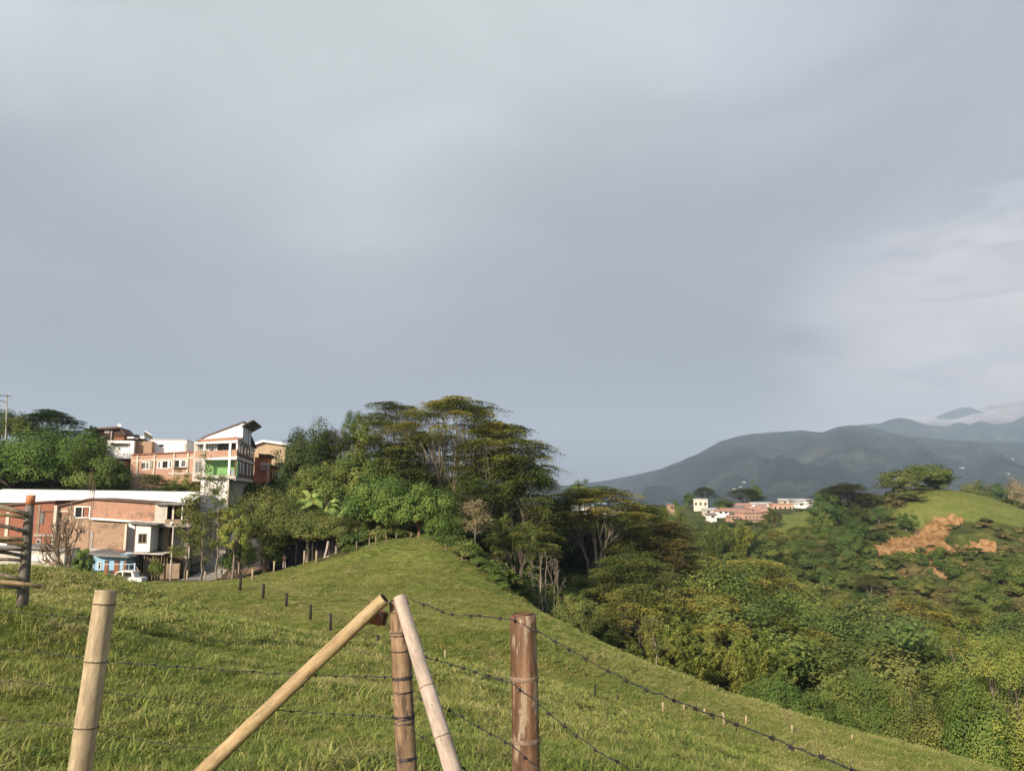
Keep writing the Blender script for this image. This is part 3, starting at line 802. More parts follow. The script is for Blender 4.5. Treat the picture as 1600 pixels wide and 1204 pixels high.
tree('round', 514, 668, 114, 44, 'leaf_rust', 'tree with dark reddish leaves at the top behind the dense dark tree', gen=HIGH(185))
tree('round', 560, 700, 106, 90, 'leaf_mid', 'mid green tree between the dark dense tree and the big canopy', seed=3)
tree('round', 505, 725, 104, 90, 'leaf_mid', 'leafy green tree just above the banana plants', seed=0)
tree('round', 590, 748, 93, 110, 'leaf_bright', 'bright green rounded tree on the knoll behind the banana plants', gen=g_round(112, 7, 4.2, base=.2, nclump=85, per=170, leaf=.32), bark='bark_tan')
tree('round', 655, 762, 92, 100, 'leaf_bright', 'bright green spreading tree at the top of the grassy knoll', gen=g_round(113, 7, 4.2, base=.15, nclump=85, per=170, leaf=.32), bark='bark_tan')
tree('round', 690, 800, 91, 62, 'leaf_bright', 'low bright green bush tree on the ravine side of the knoll top', seed=1, bark='bark_tan')
tree('slender', 742, 782, 90, 70, 'leaf_dry', 'thin pale tree with dry yellowish leaves on the ravine edge', gen=g_slender(121, 9, 3.2, nclump=40, per=60, leaf=.26, base=.45), bark='bark_pale')
bp = [g_banana(s) for s in (131, 132, 133)]
tree('banana', 466, 744, 99.5, 84, 'leaf_banana', 'pale leaved banana plant nearest the ochre house', cat='banana plant', name='banana_plant', gen=bp[0], bark='leaf_banana')
tree('banana', 500, 736, 99, 92, 'leaf_banana', 'tallest banana plant in the middle of the clump', cat='banana plant', name='banana_plant', gen=bp[1], bark='leaf_banana')
tree('banana', 534, 752, 98, 84, 'leaf_banana', 'lowest banana plant with drooping leaves next to the bright green tree', cat='banana plant', name='banana_plant', gen=bp[2], bark='leaf_banana')
# left hillside
tree('round', 78, 674, 119, 165, 'leaf_bright', 'broad bright green tree behind the long white roof', gen=g_round(114, 10, 6.6, base=.05, nclump=140, per=230, leaf=.34, lumps=.3))
tree('round', 10, 690, 118, 110, 'leaf_bright', 'bright green tree beneath the power pole', gen=g_round(115, 8, 5, base=.05, nclump=90, per=170, leaf=.34))
tree('round', 156, 712, 117, 84, 'leaf_mid', 'green tree in front of the white balcony house', seed=2)
tree('umbrella', 68, 636, 128, 110, 'leaf_blue', 'dark flat topped tree on the skyline beyond the bright green tree', gen=BIG(107, H=14, R=5.6, npad=40, per=260, leaf=.36, padr=.28, lo=.5), name='umbrella_tree')
tree('round', 24, 648, 127, 64, 'leaf_olive', 'olive brown tree on the skyline right of the power pole', gen=HIGH(186))
tree('round', -8, 640, 127, 60, 'leaf_blue', 'dark tree on the skyline behind the power pole', gen=HIGH(187))
tree('round', 134, 664, 126, 26, 'leaf_blue', 'small dark treetop in front of the brown timber house', gen=g_round(188, 12, 2, base=.5, nclump=30, per=100))
tree('umbrella', 238, 734, 117, 74, 'leaf_olive', 'low olive tree under the windows of the long brick house', gen=BIG(108, H=6, R=4, npad=30, per=150, leaf=.3, padr=.3, lo=.3, stems=3))
tree('round', 290, 741, 117, 44, 'leaf_olive', 'small olive shrub right of the low tree under the brick house', seed=2, bark='bark_pale')
tree('umbrella', 268, 752, 115.5, 60, 'leaf_mid', 'low green shrub just above the right end of the long white roof', seed=1)
# slim street trees before the houses
tree('slender', 322, 706, 91, 50, 'leaf_olive', 'tallest slim street tree crossing the white lower facade', gen=g_slender(122, 15, 2.4, nclump=44, per=55, leaf=.24, base=.34), bark='bark_pale')
tree('slender', 345, 742, 90, 56, 'leaf_olive', 'slim leafy street tree beside the tallest slim one', gen=g_slender(123, 13, 2.6, nclump=52, per=80, leaf=.24, base=.28), bark='bark_pale')
tree('slender', 296, 775, 89, 58, 'leaf_olive', 'short street tree with yellowing leaves before the concrete porch', gen=g_slender(124, 9, 2.6, nclump=52, per=90, leaf=.24, base=.22), bark='bark')
tree('round', 368, 790, 88, 50, 'leaf_bamboo', 'small yellow green tree right of the concrete street', gen=g_round(116, 7, 2.6, base=.25, nclump=46, per=110, leaf=.26, lumps=.5), bark='bark_pale')
tree('slender', 318, 800, 86, 40, 'leaf_olive', 'small twiggy street tree at the foot of the concrete street', gen=g_slender(125, 8, 2.2, nclump=30, per=60, leaf=.22, base=.3), bark='bark_pale')
# broad trees above the black shade netting
tree('round', 418, 768, 96, 110, 'leaf_olive', 'spreading olive tree with a tan trunk left of the person', gen=g_round(117, 8.5, 4.6, base=.28, nclump=120, per=150, leaf=.24, lumps=.35, lowest=-.4), bark='bark_tan')
tree('round', 482, 796, 95, 116, 'leaf_olive', 'widest olive tree in front of the banana plants', gen=g_round(118, 8, 5, base=.28, nclump=130, per=150, leaf=.24, lumps=.35, lowest=-.4), bark='bark_pale')
tree('round', 527, 806, 92, 80, 'leaf_olive', 'lower olive tree at the right end of the shade netting', gen=g_round(119, 6, 3.4, base=.25, nclump=80, per=140, leaf=.24, lumps=.35), bark='bark_pale')
tree('round', 440, 795, 98, 80, 'leaf_mid', 'darker green tree between the two spreading olive trees', seed=1, bark='bark_dark')
# shrubs of the knoll and ravine rim
tree('bush', 575, 812, 94, 66, 'leaf_mid', 'green shrub under the bright green tree on the knoll', cat='shrub', name='shrub', seed=0)
tree('bush', 600, 828, 90, 40, 'leaf_rust', 'reddish shrub on top of the knoll', cat='shrub', name='shrub', seed=1)
tree('bush', 548, 828, 91, 40, 'leaf_bamboo', 'yellow green shrub left of the reddish one', cat='shrub', name='shrub', seed=2)
for i, (px, py, Y, w) in enumerate([(690, 828, 88, 30), (704, 836, 86, 34), (718, 846, 84.5, 36), (734, 858, 83, 36), (748, 869, 81, 36), (762, 882, 79, 34), (774, 896, 77, 30), (786, 908, 75, 26)]):
    tree('bush', px, py, Y, w, 'leaf_bright', 'low bright creeper bush along the ravine edge of the knoll', cat='bush', name='bush', seed=i, group='creeper bushes along the ravine edge')
# second umbrella group right of the knoll
tree('umbrella', 925, 757, 118, 200, 'leaf_albizia', 'flat topped tree with fanned pale trunks in the middle of the ravine', gen=BIG(141, H=22, R=9.5, npad=66, per=320, leaf=.40, padr=.22, lo=.52, stems=7, fork=.16), bark='bark_pale', name='umbrella_tree')
tree('umbrella', 1005, 778, 124, 140, 'leaf_albizia', 'golden topped tree right of the fanned pale trunks', gen=BIG(142, H=20, R=7.5, npad=54, per=280, leaf=.34, padr=.25, lo=.42, stems=5), bark='bark', name='umbrella_tree')
tree('umbrella', 1045, 810, 120, 120, 'leaf_rust', 'reddish brown tiered tree below the far village', gen=BIG(143, H=18, R=6.5, npad=50, per=260, leaf=.40, padr=.27, lo=.35), bark='bark', name='umbrella_tree')
tree('umbrella', 868, 775, 126, 110, 'leaf_albizia_dark', 'dark tiered tree in the notch between the two big canopies', gen=BIG(144, H=18, R=6.5, npad=46, per=260, leaf=.40, padr=.27, lo=.4), name='umbrella_tree')
tree('umbrella', 905, 750, 165, 46, 'leaf_mid', 'dark rounded treetop standing just above the second canopy', gen=g_round(189, 24, 4, base=.7, nclump=40, per=130, leaf=.4))
tree('umbrella', 980, 860, 104, 150, 'leaf_albizia_dark', 'low tiered tree before the reddish brown one', gen=BIG(145, H=14, R=7, npad=46, per=240, leaf=.34, padr=.26, lo=.35), name='umbrella_tree')
tree('umbrella', 1090, 872, 130, 150, 'leaf_albizia', 'wide tiered tree right of the reddish brown one', seed=1, name='umbrella_tree')
tree('umbrella', 1180, 868, 150, 150, 'leaf_albizia', 'wide golden tiered tree in the valley below the village', seed=2, name='umbrella_tree')
tree('round', 897, 925, 84, 70, 'leaf_olive', 'yellowish bushy tree on the ravine rim below the fanned trunks', gen=g_round(146, 6, 3, base=.1, nclump=70, per=130, leaf=.26, lumps=.4))
tree('slender', 1020, 962, 66, 56, 'leaf_olive', 'lone young tree with a thin pale trunk on the pasture edge', gen=g_slender(126, 6, 2.4, nclump=40, per=90, leaf=.22, base=.35), bark='bark_pale')
tree('slender', 845, 858, 88, 60, 'leaf_dry', 'half bare tree with pale forked stems on the ravine rim', gen=g_slender(127, 10, 2.6, nclump=16, per=20, leaf=.24, base=.3, stems=3), bark='bark_pale')
tree('bare', 862, 870, 84, 46, None, 'leafless pale sapling right of the half bare tree', gen=g_bare(64, 7, depth=5, r0=.08), bark='bark_pale')
for i, (px, py, Y) in enumerate([(792, 800, 96), (818, 812, 98), (776, 815, 94), (832, 830, 93)]):
    tree('slender', px, py, Y, 34, 'leaf_mid', 'tall bare stemmed tree in the dark gap under the big canopy', gen=PROTO['slender'][i % 3], bark='bark_pale', seed=i, group='thin stems in the dark gap under the canopy')
# bamboo and the near trees below the pasture
tree('bamboo', 1085, 945, 84, 150, 'leaf_bamboo', 'plumed bamboo clump in the valley behind the lone young tree', cat='bamboo', name='bamboo', gen=g_bamboo(44, 12, 5, 40, 420), bark='culm')
tree('bamboo', 1165, 965, 80, 140, 'leaf_bamboo', 'arching bamboo clump at the middle of the pasture edge', cat='bamboo', name='bamboo', gen=g_bamboo(45, 12, 5, 40, 420), bark='culm')
tree('bamboo', 1010, 960, 90, 110, 'leaf_bamboo', 'smaller bamboo clump behind the lone young tree to its left', cat='bamboo', name='bamboo', seed=1, bark='culm')
tree('bamboo', 1150, 800, 215, 70, 'leaf_bamboo', 'distant bamboo clump right under the village houses', cat='bamboo', name='bamboo', seed=2, bark='culm')
tree('bamboo', 1115, 806, 212, 60, 'leaf_mid', 'dark distant bamboo clump under the village houses', cat='bamboo', name='bamboo', seed=0, bark='culm')
tree('round', 1200, 1056, 68, 110, 'leaf_bright', 'bright green shrub tree at the pasture edge right of the bamboo', gen=g_round(151, 6, 3.6, base=.05, nclump=90, per=260, leaf=.18, lowest=-.8))
tree('round', 1340, 1048, 70, 150, 'leaf_mid', 'wide leafy tree at the pasture edge left of the bright corner tree', gen=g_round(152, 8, 5, base=.05, nclump=130, per=330, leaf=.19, lumps=.4, lowest=-.8))
tree('round', 1420, 1085, 66, 120, 'leaf_olive', 'olive leafy tree at the pasture edge beside the bright corner tree', gen=g_round(153, 7, 4, base=.05, nclump=100, per=300, leaf=.18, lumps=.4, lowest=-.8))
tree('round', 1270, 1090, 66, 70, 'leaf_mid', 'low green shrub tree between two pasture edge trees', seed=2)
tree('round', 1560, 965, 62, 220, 'leaf_bamboo', 'large yellow green tree filling the lower right corner', gen=g_round(154, 13, 6.5, base=.05, nclump=190, per=430, leaf=.17, lumps=.55, lowest=-.9, cr=.2))
tree('round', 1500, 1090, 60, 90, 'leaf_bright', 'low bright tree in front of the large corner tree', seed=1)
# hilltop opposite
tree('umbrella', 1322, 752, 262, 104, 'leaf_mango', 'dark spreading tree on the far hill left of the hilltop clump', gen=BIG(161, H=15, R=11, npad=90, per=190, leaf=.6, padr=.24, lo=.1), bark='bark_dark', name='umbrella_tree')
tree('round', 1290, 768, 258, 50, 'leaf_blue', 'dark round tree left of the dark spreading hill tree', seed=0)
tree('round', 1452, 726, 266, 84, 'leaf_mid', 'tallest round tree of the hilltop clump', gen=g_round(162, 12, 7, base=.15, nclump=80, per=130, leaf=.55))
tree('round', 1408, 734, 264, 62, 'leaf_olive', 'olive tree in the left part of the hilltop clump', gen=g_round(163, 12, 7, base=.1, nclump=70, per=130, leaf=.55))
tree('round', 1420, 764, 256, 44, 'leaf_olive', 'pale stemmed small tree below the hilltop clump', seed=2, bark='bark_pale')
tree('round', 1470, 742, 266, 36, 'leaf_bright', 'bright green tree at the right end of the hilltop clump', seed=1)
tree('round', 1522, 752, 330, 50, 'leaf_olive', 'brownish distant tree behind the grassy hilltop', seed=0)
for i, (px, py, Y, w) in enumerate([(1558, 757, 345, 50), (1590, 755, 350, 46), (1545, 772, 335, 40), (1605, 770, 330, 40), (1575, 780, 320, 40)]):
    tree('round', px, py, Y, w, 'leaf_blue' if i % 2 == 0 else 'leaf_dry', 'distant %s tree beyond the right shoulder of the grassy hill' % ('green' if i % 2 == 0 else 'pale greyish'), seed=i, group='distant trees beyond the grassy hill')
# around the village
tree('umbrella', 1102, 760, 400, 44, 'leaf_blue', 'dark rounded tree behind the cream village house', seed=0)
tree('round', 1078, 772, 395, 20, 'leaf_blue', 'small dark conical tree left of the cream village house', seed=1)
tree('umbrella', 1165, 762, 410, 70, 'leaf_mid', 'wide green tree behind the middle of the village', seed=2)
tree('round', 1180, 758, 412, 22, 'leaf_mid', 'tallest small treetop behind the village roofs', seed=3)
tree('round', 1209, 796, 300, 24, 'leaf_mango', 'dark small tree in front of the village brick wall', seed=0)
tree('round', 1052, 791, 262, 44, 'leaf_mid', 'green tree half hiding the orange village house', seed=2)
tree('round', 1130, 780, 372, 34, 'leaf_mid', 'green tree between the cream house and the pink roofs', seed=1)
for px, py, Y, w, lf in ((378, 846, 93, 60, 'leaf_mid'), (250, 872, 90, 26, 'leaf_mid')):
    tree('bush', px, py, Y, w, lf, 'leafy shrub %s' % {378: 'under the small yellow green tree beside the verge', 250: 'before the porch house left of the lamp pole'}[px], cat='shrub', name='shrub', seed=px)
# dead shrub tree and bush by the brick houses
tree('bare', 114, 780, 72, 88, None, 'leafless gnarled shrub tree before the brick houses', gen=g_bare(67, 8, depth=6, r0=.24, spread=.62, thick=.72, stems=2), bark='bark_dry', name='bare_tree')
tree('bare', 146, 728, 84, 24, None, 'tall thin dry sapling before the white roof', gen=g_bare(66, 9, depth=4, r0=.07, spread=.22), bark='bark_dry', name='bare_tree')
tree('round', 135, 857, 78, 34, 'leaf_bright', 'small round green bush left of the blue house', cat='bush', name='bush', gen=g_round(171, 3, 1.4, base=.0, nclump=40, per=120, leaf=.2, lowest=-.9))

# ------------------------------------------------------------------ forest: every tree its own, the floor below as undergrowth
def forest():
    rs = np.random.RandomState(5); rnd = random.Random(3)
    zones = [
        # name, px range, Y range, cell px, cell Y ratio, kinds, heights, max top rows, place words
        ('on the near wooded slope below the flat topped canopy', (820, 1130), (92, 230), 46, 1.13,
         [('umbrella', 'leaf_albizia', 5), ('umbrella', 'leaf_albizia_dark', 4), ('tall', 'leaf_mid', 2), ('round', 'leaf_mid', 2), ('slender', 'leaf_olive', 1), ('umbrella', 'leaf_rust', 1)], (8, 13), [(820, 800), (900, 800), (1000, 815), (1130, 850)]),
        ('in the bottom of the wooded ravine', (1130, 1640), (84, 165), 72, 1.15,
         [('round', 'leaf_mid', 4), ('round', 'leaf_blue', 2), ('tall', 'leaf_mid', 2), ('umbrella', 'leaf_albizia', 3), ('bamboo', 'leaf_bamboo', 3), ('round', 'leaf_bright', 1), ('round', 'leaf_olive', 2), ('tall', 'leaf_olive', 1)], (9, 16), [(1130, 880), (1250, 910), (1640, 950)]),
        ('on the scrubby slope across the ravine', (1140, 1680), (165, 252), 46, 1.085,
         [('round', 'leaf_mid', 3), ('round', 'leaf_olive', 4), ('round', 'leaf_blue', 2), ('umbrella', 'leaf_olive', 2), ('tall', 'leaf_bright', 1), ('bamboo', 'leaf_bamboo', 2)], (4.0, 8.5), [(1140, 830), (1250, 840), (1340, 850), (1680, 870)]),
        ('in the wood behind the grassy knoll', (520, 860), (108, 190), 50, 1.16,
         [('round', 'leaf_mid', 3), ('tall', 'leaf_blue', 3), ('round', 'leaf_mango', 2)], (7, 10), [(520, 725), (640, 715), (800, 730), (860, 790)]),
        ('in the far wood under the village', (880, 1260), (230, 335), 34, 1.10,
         [('umbrella', 'leaf_albizia', 3), ('round', 'leaf_mid', 3), ('round', 'leaf_olive', 2), ('umbrella', 'leaf_rust', 1), ('round', 'leaf_blue', 2)], (7, 12), [(880, 800), (1000, 800), (1080, 812), (1130, 822), (1200, 825), (1260, 815)]),
        ('on the hillside left of the grassy hilltop', (1240, 1420), (225, 285), 26, 1.06,
         [('round', 'leaf_blue', 3), ('round', 'leaf_mid', 4), ('round', 'leaf_mango', 2), ('round', 'leaf_olive', 2)], (4, 8), [(1240, 805), (1290, 785), (1380, 785), (1420, 800)]),
    ]
    words = {'umbrella': 'flat topped tiered tree', 'round': 'round bushy tree', 'tall': 'tall leafy tree', 'bamboo': 'plumed bamboo clump', 'slender': 'slim open tree'}
    colw = {'leaf_albizia': 'golden olive', 'leaf_albizia_dark': 'dark olive', 'leaf_mid': 'mid green', 'leaf_blue': 'deep green', 'leaf_olive': 'dusty olive', 'leaf_rust': 'reddish brown', 'leaf_bright': 'bright green', 'leaf_tawny': 'low tawny', 'leaf_bamboo': 'yellow green', 'leaf_dry': 'dry pale', 'leaf_mango': 'very dark'}
    cnt = 0
    for words_at, (a0, a1), (y0, y1), cpx, ry, kinds, (h0, h1), lim in zones:
        bag = [(k, l) for k, l, n in kinds for _ in range(n)]
        Y = y0; row = 0
        while Y < y1:
            px = a0 + (cpx * .5 if row % 2 else 0)
            while px < a1:
                qx = px + rs.uniform(-.4, .4) * cpx; qY = Y * (1 + rs.uniform(-.4, .4) * (ry - 1)); px += cpx
                x = at(qx, 850, qY).x; z = H1(x, qY)
                tx, ty = to_pix(np.array([x]), np.array([qY]), np.array([z])); tx = float(tx[0]); ty = float(ty[0])
                if float(pasture_amt(np.array([x]), np.array([qY]), np.array([z]))[0]) > .2 or scar_amt(np.array([x]), np.array([qY]))[0] > 0: continue
                if 850 < qx < 965 and qY < 122: continue
                # keep the bare slip open to view
                h = rs.uniform(h0, h1)
                if in_poly(np.array([tx]), np.array([ty - h * F / qY * .7]), [(1345, 812), (1560, 812), (1560, 866), (1345, 860)])[0] and qY > 150:
                    h = min(h, 1.6)
                    if rs.uniform() < .6: continue
                l = np.interp(qx, [p[0] for p in lim], [p[1] for p in lim])
                h = min(h, at(qx, l + rs.uniform(0, 14), qY).z - z)
                if h < 1.5: continue
                k, lf = bag[rs.randint(len(bag))]
                if h < 5 and k in ('umbrella', 'tall') and h1 > 6: k = 'round'
                if h < 3 and k == 'bamboo': k = 'round'
                if 'across the ravine' in words_at and qx > 1270 and rs.uniform() < .5:
                    k, lf = 'round', 'leaf_tawny'; h = min(h, rs.uniform(2.2, 4.5))
                tm, cm, HH, RR = PROTO[k][0]
                w = {'umbrella': rs.uniform(1.0, 1.35), 'round': rs.uniform(.9, 1.4), 'tall': rs.uniform(.7, .95), 'bamboo': rs.uniform(.8, 1.1), 'slender': .6}[k] * h
                tree(k, qx, 0, qY, w * F / qY, lf, '%s %s %s' % (colw[lf], words[k], words_at), seed=rs.randint(9), name={'bamboo': 'bamboo', 'umbrella': 'umbrella_tree'}.get(k, 'tree'), cat='bamboo' if k == 'bamboo' else 'tree',
                     bark='culm' if k == 'bamboo' else rnd.choice(['bark', 'bark_pale', 'bark']), group='%s trees %s' % (colw[lf], words_at) if k != 'bamboo' else 'bamboo ' + words_at, x=x, height=h, rz=rs.uniform(0, 6.28))
                cnt += 1
            Y *= ry; row += 1
    print('forest trees', cnt)
forest()

# ------------------------------------------------------------------ scattered growth (grass, undergrowth)
def scatter(name, P, scale, sources, label, cat, tilt=.15, seed=0, mat=None):
    rs = np.random.RandomState(seed); n = len(P)
    rot = np.stack([rs.normal(size=n) * tilt, rs.normal(size=n) * tilt, rs.uniform(0, 6.283, n)], 1)
    me = bpy.data.meshes.new(name); me.vertices.add(n); me.vertices.foreach_set('co', np.asarray(P, np.float32).ravel())
    for k, t, a in (('rot', 'FLOAT_VECTOR', rot), ('scl', 'FLOAT_VECTOR', scale)):
        at_ = me.attributes.new(k, t, 'POINT'); at_.data.foreach_set('vector', np.asarray(a, np.float32).ravel())
    at_ = me.attributes.new('which', 'INT', 'POINT'); at_.data.foreach_set('value', rs.randint(0, len(sources), n).astype(np.int32))
    me.update()
    o = link(name, me); tag(o, label, cat, kind='stuff')
    ng = bpy.data.node_groups.new(name, 'GeometryNodeTree')
    ng.interface.new_socket('Geometry', in_out='INPUT', socket_type='NodeSocketGeometry'); ng.interface.new_socket('Geometry', in_out='OUTPUT', socket_type='NodeSocketGeometry')
    gi = ng.nodes.new('NodeGroupInput'); go = ng.nodes.new('NodeGroupOutput'); L = ng.links.new
    ip = ng.nodes.new('GeometryNodeInstanceOnPoints'); ip.inputs['Pick Instance'].default_value = True
    gti = ng.nodes.new('GeometryNodeGeometryToInstance')
    for s in reversed(sources):
        oi = ng.nodes.new('GeometryNodeObjectInfo'); oi.inputs[0].default_value = s; L(oi.outputs['Geometry'], gti.inputs[0])
    def attr(nm, dt):
        a = ng.nodes.new('GeometryNodeInputNamedAttribute'); a.data_type = dt; a.inputs[0].default_value = nm; return a.outputs[0]
    L(gi.outputs[0], ip.inputs['Points']); L(gti.outputs[0], ip.inputs['Instance'])
    L(attr('which', 'INT'), ip.inputs['Instance Index']); L(attr('scl', 'FLOAT_VECTOR'), ip.inputs['Scale'])
    er = ng.nodes.new('FunctionNodeEulerToRotation'); L(attr('rot', 'FLOAT_VECTOR'), er.inputs[0]); L(er.outputs[0], ip.inputs['Rotation'])
    L(ip.outputs[0], go.inputs[0])
    md = o.modifiers.new('scatter', 'NODES'); md.node_group = ng
    return o
def source(name, me, mat):
    if len(me.materials) == 0: me.materials.append(mat)
    return bpy.data.objects.new(name, me)      # lives in the data only, never in the scene

def undergrowth():
    rs = np.random.RandomState(77)
    src = []
    for s, mt in ((81, 'leaf_mid'), (82, 'leaf_olive'), (83, 'leaf_blue'), (84, 'leaf_mid'), (85, 'leaf_olive')):
        st, cm, H, R = g_bush(s, 2.2, 1.8, per=55, leaf=.40, n=22)
        src.append(source('bush_source', cm, M[mt]))
    n = 30000
    px = rs.uniform(-60, 1680, n); Y = np.exp(rs.uniform(math.log(80), math.log(420), n))
    x = (px - 800) / F * Y * 1.0; z = hgt(x, Y)
    pa = pasture_amt(x, Y, z); sc = scar_amt(x, Y); qx, qy = to_pix(x, Y, z)
    keep = (pa < .1) & ((sc < .5) | (rs.uniform(size=n) < .3))
    keep &= ~((x < -28) & (Y < 103)) & ~((qx < 545) & (Y < 128) & (Y > 60) & (qy > 780))
    keep &= ~in_poly(qx, qy, [(340, 908), (345, 870), (440, 865), (440, 895), (380, 910)])
    keep &= ~((Y > 335) & (qx > 1060) & (qx < 1290))
    keep &= ~in_poly(qx, qy, [(1345, 815), (1560, 815), (1560, 864), (1345, 862)]) | (rs.uniform(size=n) < .25)
    x, Y, z = x[keep], Y[keep], z[keep]; k = len(x)
    near = (Y < 150)
    s = rs.uniform(.4, 1.1, k) * np.where(near, .9, 1.05); s = np.where((Y > 165) & (Y < 262), s * 1.4, s)
    k2 = rs.uniform(size=k) < np.clip(13000 / k, 0, 1); x, Y, z, s = x[k2], Y[k2], z[k2], s[k2]
    tw = (Y > 160) & (Y < 262) & (fbm(x / 22, Y / 16, 3) + .35 * sstep(1180, 1480, (x / Y * F + 800)) > .12)
    tsrc = [source('bush_source', g_bush(s_, 2.2, 1.8, per=50, leaf=.34, n=22)[1], M['leaf_tawny']) for s_ in (91, 92)]
    scatter('scrub', np.stack([x[tw], Y[tw], z[tw] - .2], 1), np.stack([s[tw], s[tw], s[tw] * .6], 1), tsrc, 'dry tawny scrub on the open slope across the ravine', 'scrub', seed=8)
    x, Y, z, s = x[~tw], Y[~tw], z[~tw], s[~tw]
    scatter('undergrowth', np.stack([x, Y, z - .2], 1), np.stack([s, s, s * rs.uniform(.6, 1.1, len(s))], 1), src, 'tangled green undergrowth covering the ravine slopes', 'undergrowth', seed=1)
undergrowth()

# pasture grass
def grassmat():
    m, nt, b, out = new_mat('grass blades')
    oi = nd(nt, 'ShaderNodeObjectInfo'); at_ = nd(nt, 'ShaderNodeAttribute', attribute_name='tint')
    pos = coords(nt, 'World')
    n1 = noise_(nt, pos, .16, 4, .6); n2 = noise_(nt, pos, 1.1, 4, .6)
    s = nd(nt, 'ShaderNodeMath', operation='ADD'); nt.links.new(n1, s.inputs[0]); nt.links.new(n2, s.inputs[1])
    s1 = nd(nt, 'ShaderNodeMath', operation='MULTIPLY_ADD'); nt.links.new(oi.outputs['Random'], s1.inputs[0]); s1.inputs[1].default_value = .35; nt.links.new(s.outputs[0], s1.inputs[2])
    s2 = nd(nt, 'ShaderNodeMath', operation='MULTIPLY_ADD'); nt.links.new(at_.outputs['Fac'], s2.inputs[0]); s2.inputs[1].default_value = .5; nt.links.new(s1.outputs[0], s2.inputs[2])
    f = mapr(nt, s2.outputs[0], .75, 2.0)
    c = ramp_(nt, f, [(0.0, (.085, .145, .026, 1)), (.25, (.150, .210, .040, 1)), (.48, (.245, .270, .062, 1)), (.70, (.36, .33, .12, 1)), (1.0, (.50, .42, .23, 1))])
    c = mix_(nt, mapr(nt, noise_(nt, pos, .55, 6, .65), .60, .70, 0, .7), c, (.30, .235, .12, 1))
    nt.links.new(c, b.inputs['Base Color']); b.inputs['Roughness'].default_value = .6; b.inputs['Specular IOR Level'].default_value = .2
    tr = nd(nt, 'ShaderNodeBsdfTranslucent'); nt.links.new(c, tr.inputs[0])
    mx = nd(nt, 'ShaderNodeMixShader'); mx.inputs[0].default_value = .3
    nt.links.new(b.outputs[0], mx.inputs[1]); nt.links.new(tr.outputs[0], mx.inputs[2]); nt.links.new(mx.outputs[0], out.inputs[0])
    return m
M['grass'] = grassmat()
def g_tuft(seed, blades, h, w, spread, lean=.6):
    rs = np.random.RandomState(seed); V = []; Fq = []; T = []; k = 0
    for i in range(blades):
        a = rs.uniform(0, 6.283); r = spread * math.sqrt(rs.uniform()); b = np.array([math.cos(a) * r, math.sin(a) * r, -.03])
        d = rs.uniform(0, 6.283); dv = np.array([math.cos(d), math.sin(d), 0]); sv = np.array([-dv[1], dv[0], 0])
        hh = h * rs.uniform(.45, 1.15); ln = hh * lean * rs.uniform(.2, 1.4); ww = w * rs.uniform(.6, 1.3); t0 = rs.uniform(0, 1) ** 1.6
        for j, t in enumerate((0, .4, .75)):
            c = b + dv * ln * t ** 2 + np.array([0, 0, hh * (t - .25 * t * t * (ln / hh))]); wj = ww * (1 - .45 * t) / 2
            V += [c - sv * wj, c + sv * wj]
        V.append(b + dv * ln * 1.05 + np.array([0, 0, hh * (1 - .35 * (ln / hh))]))
        Fq.append((k, k + 1, k + 3, k + 2)); Fq.append((k + 2, k + 3, k + 5, k + 4)); T += [t0, t0]; k += 7
    # tips
    Ft = [(7 * i + 4, 7 * i + 5, 7 * i + 6) for i in range(blades)]; T += [T[2 * i] for i in range(blades)]
    return mesh_np('tuft', np.array(V), [np.array(Fq), np.array(Ft)], {'tint': ('FACE', 'FLOAT', T)})
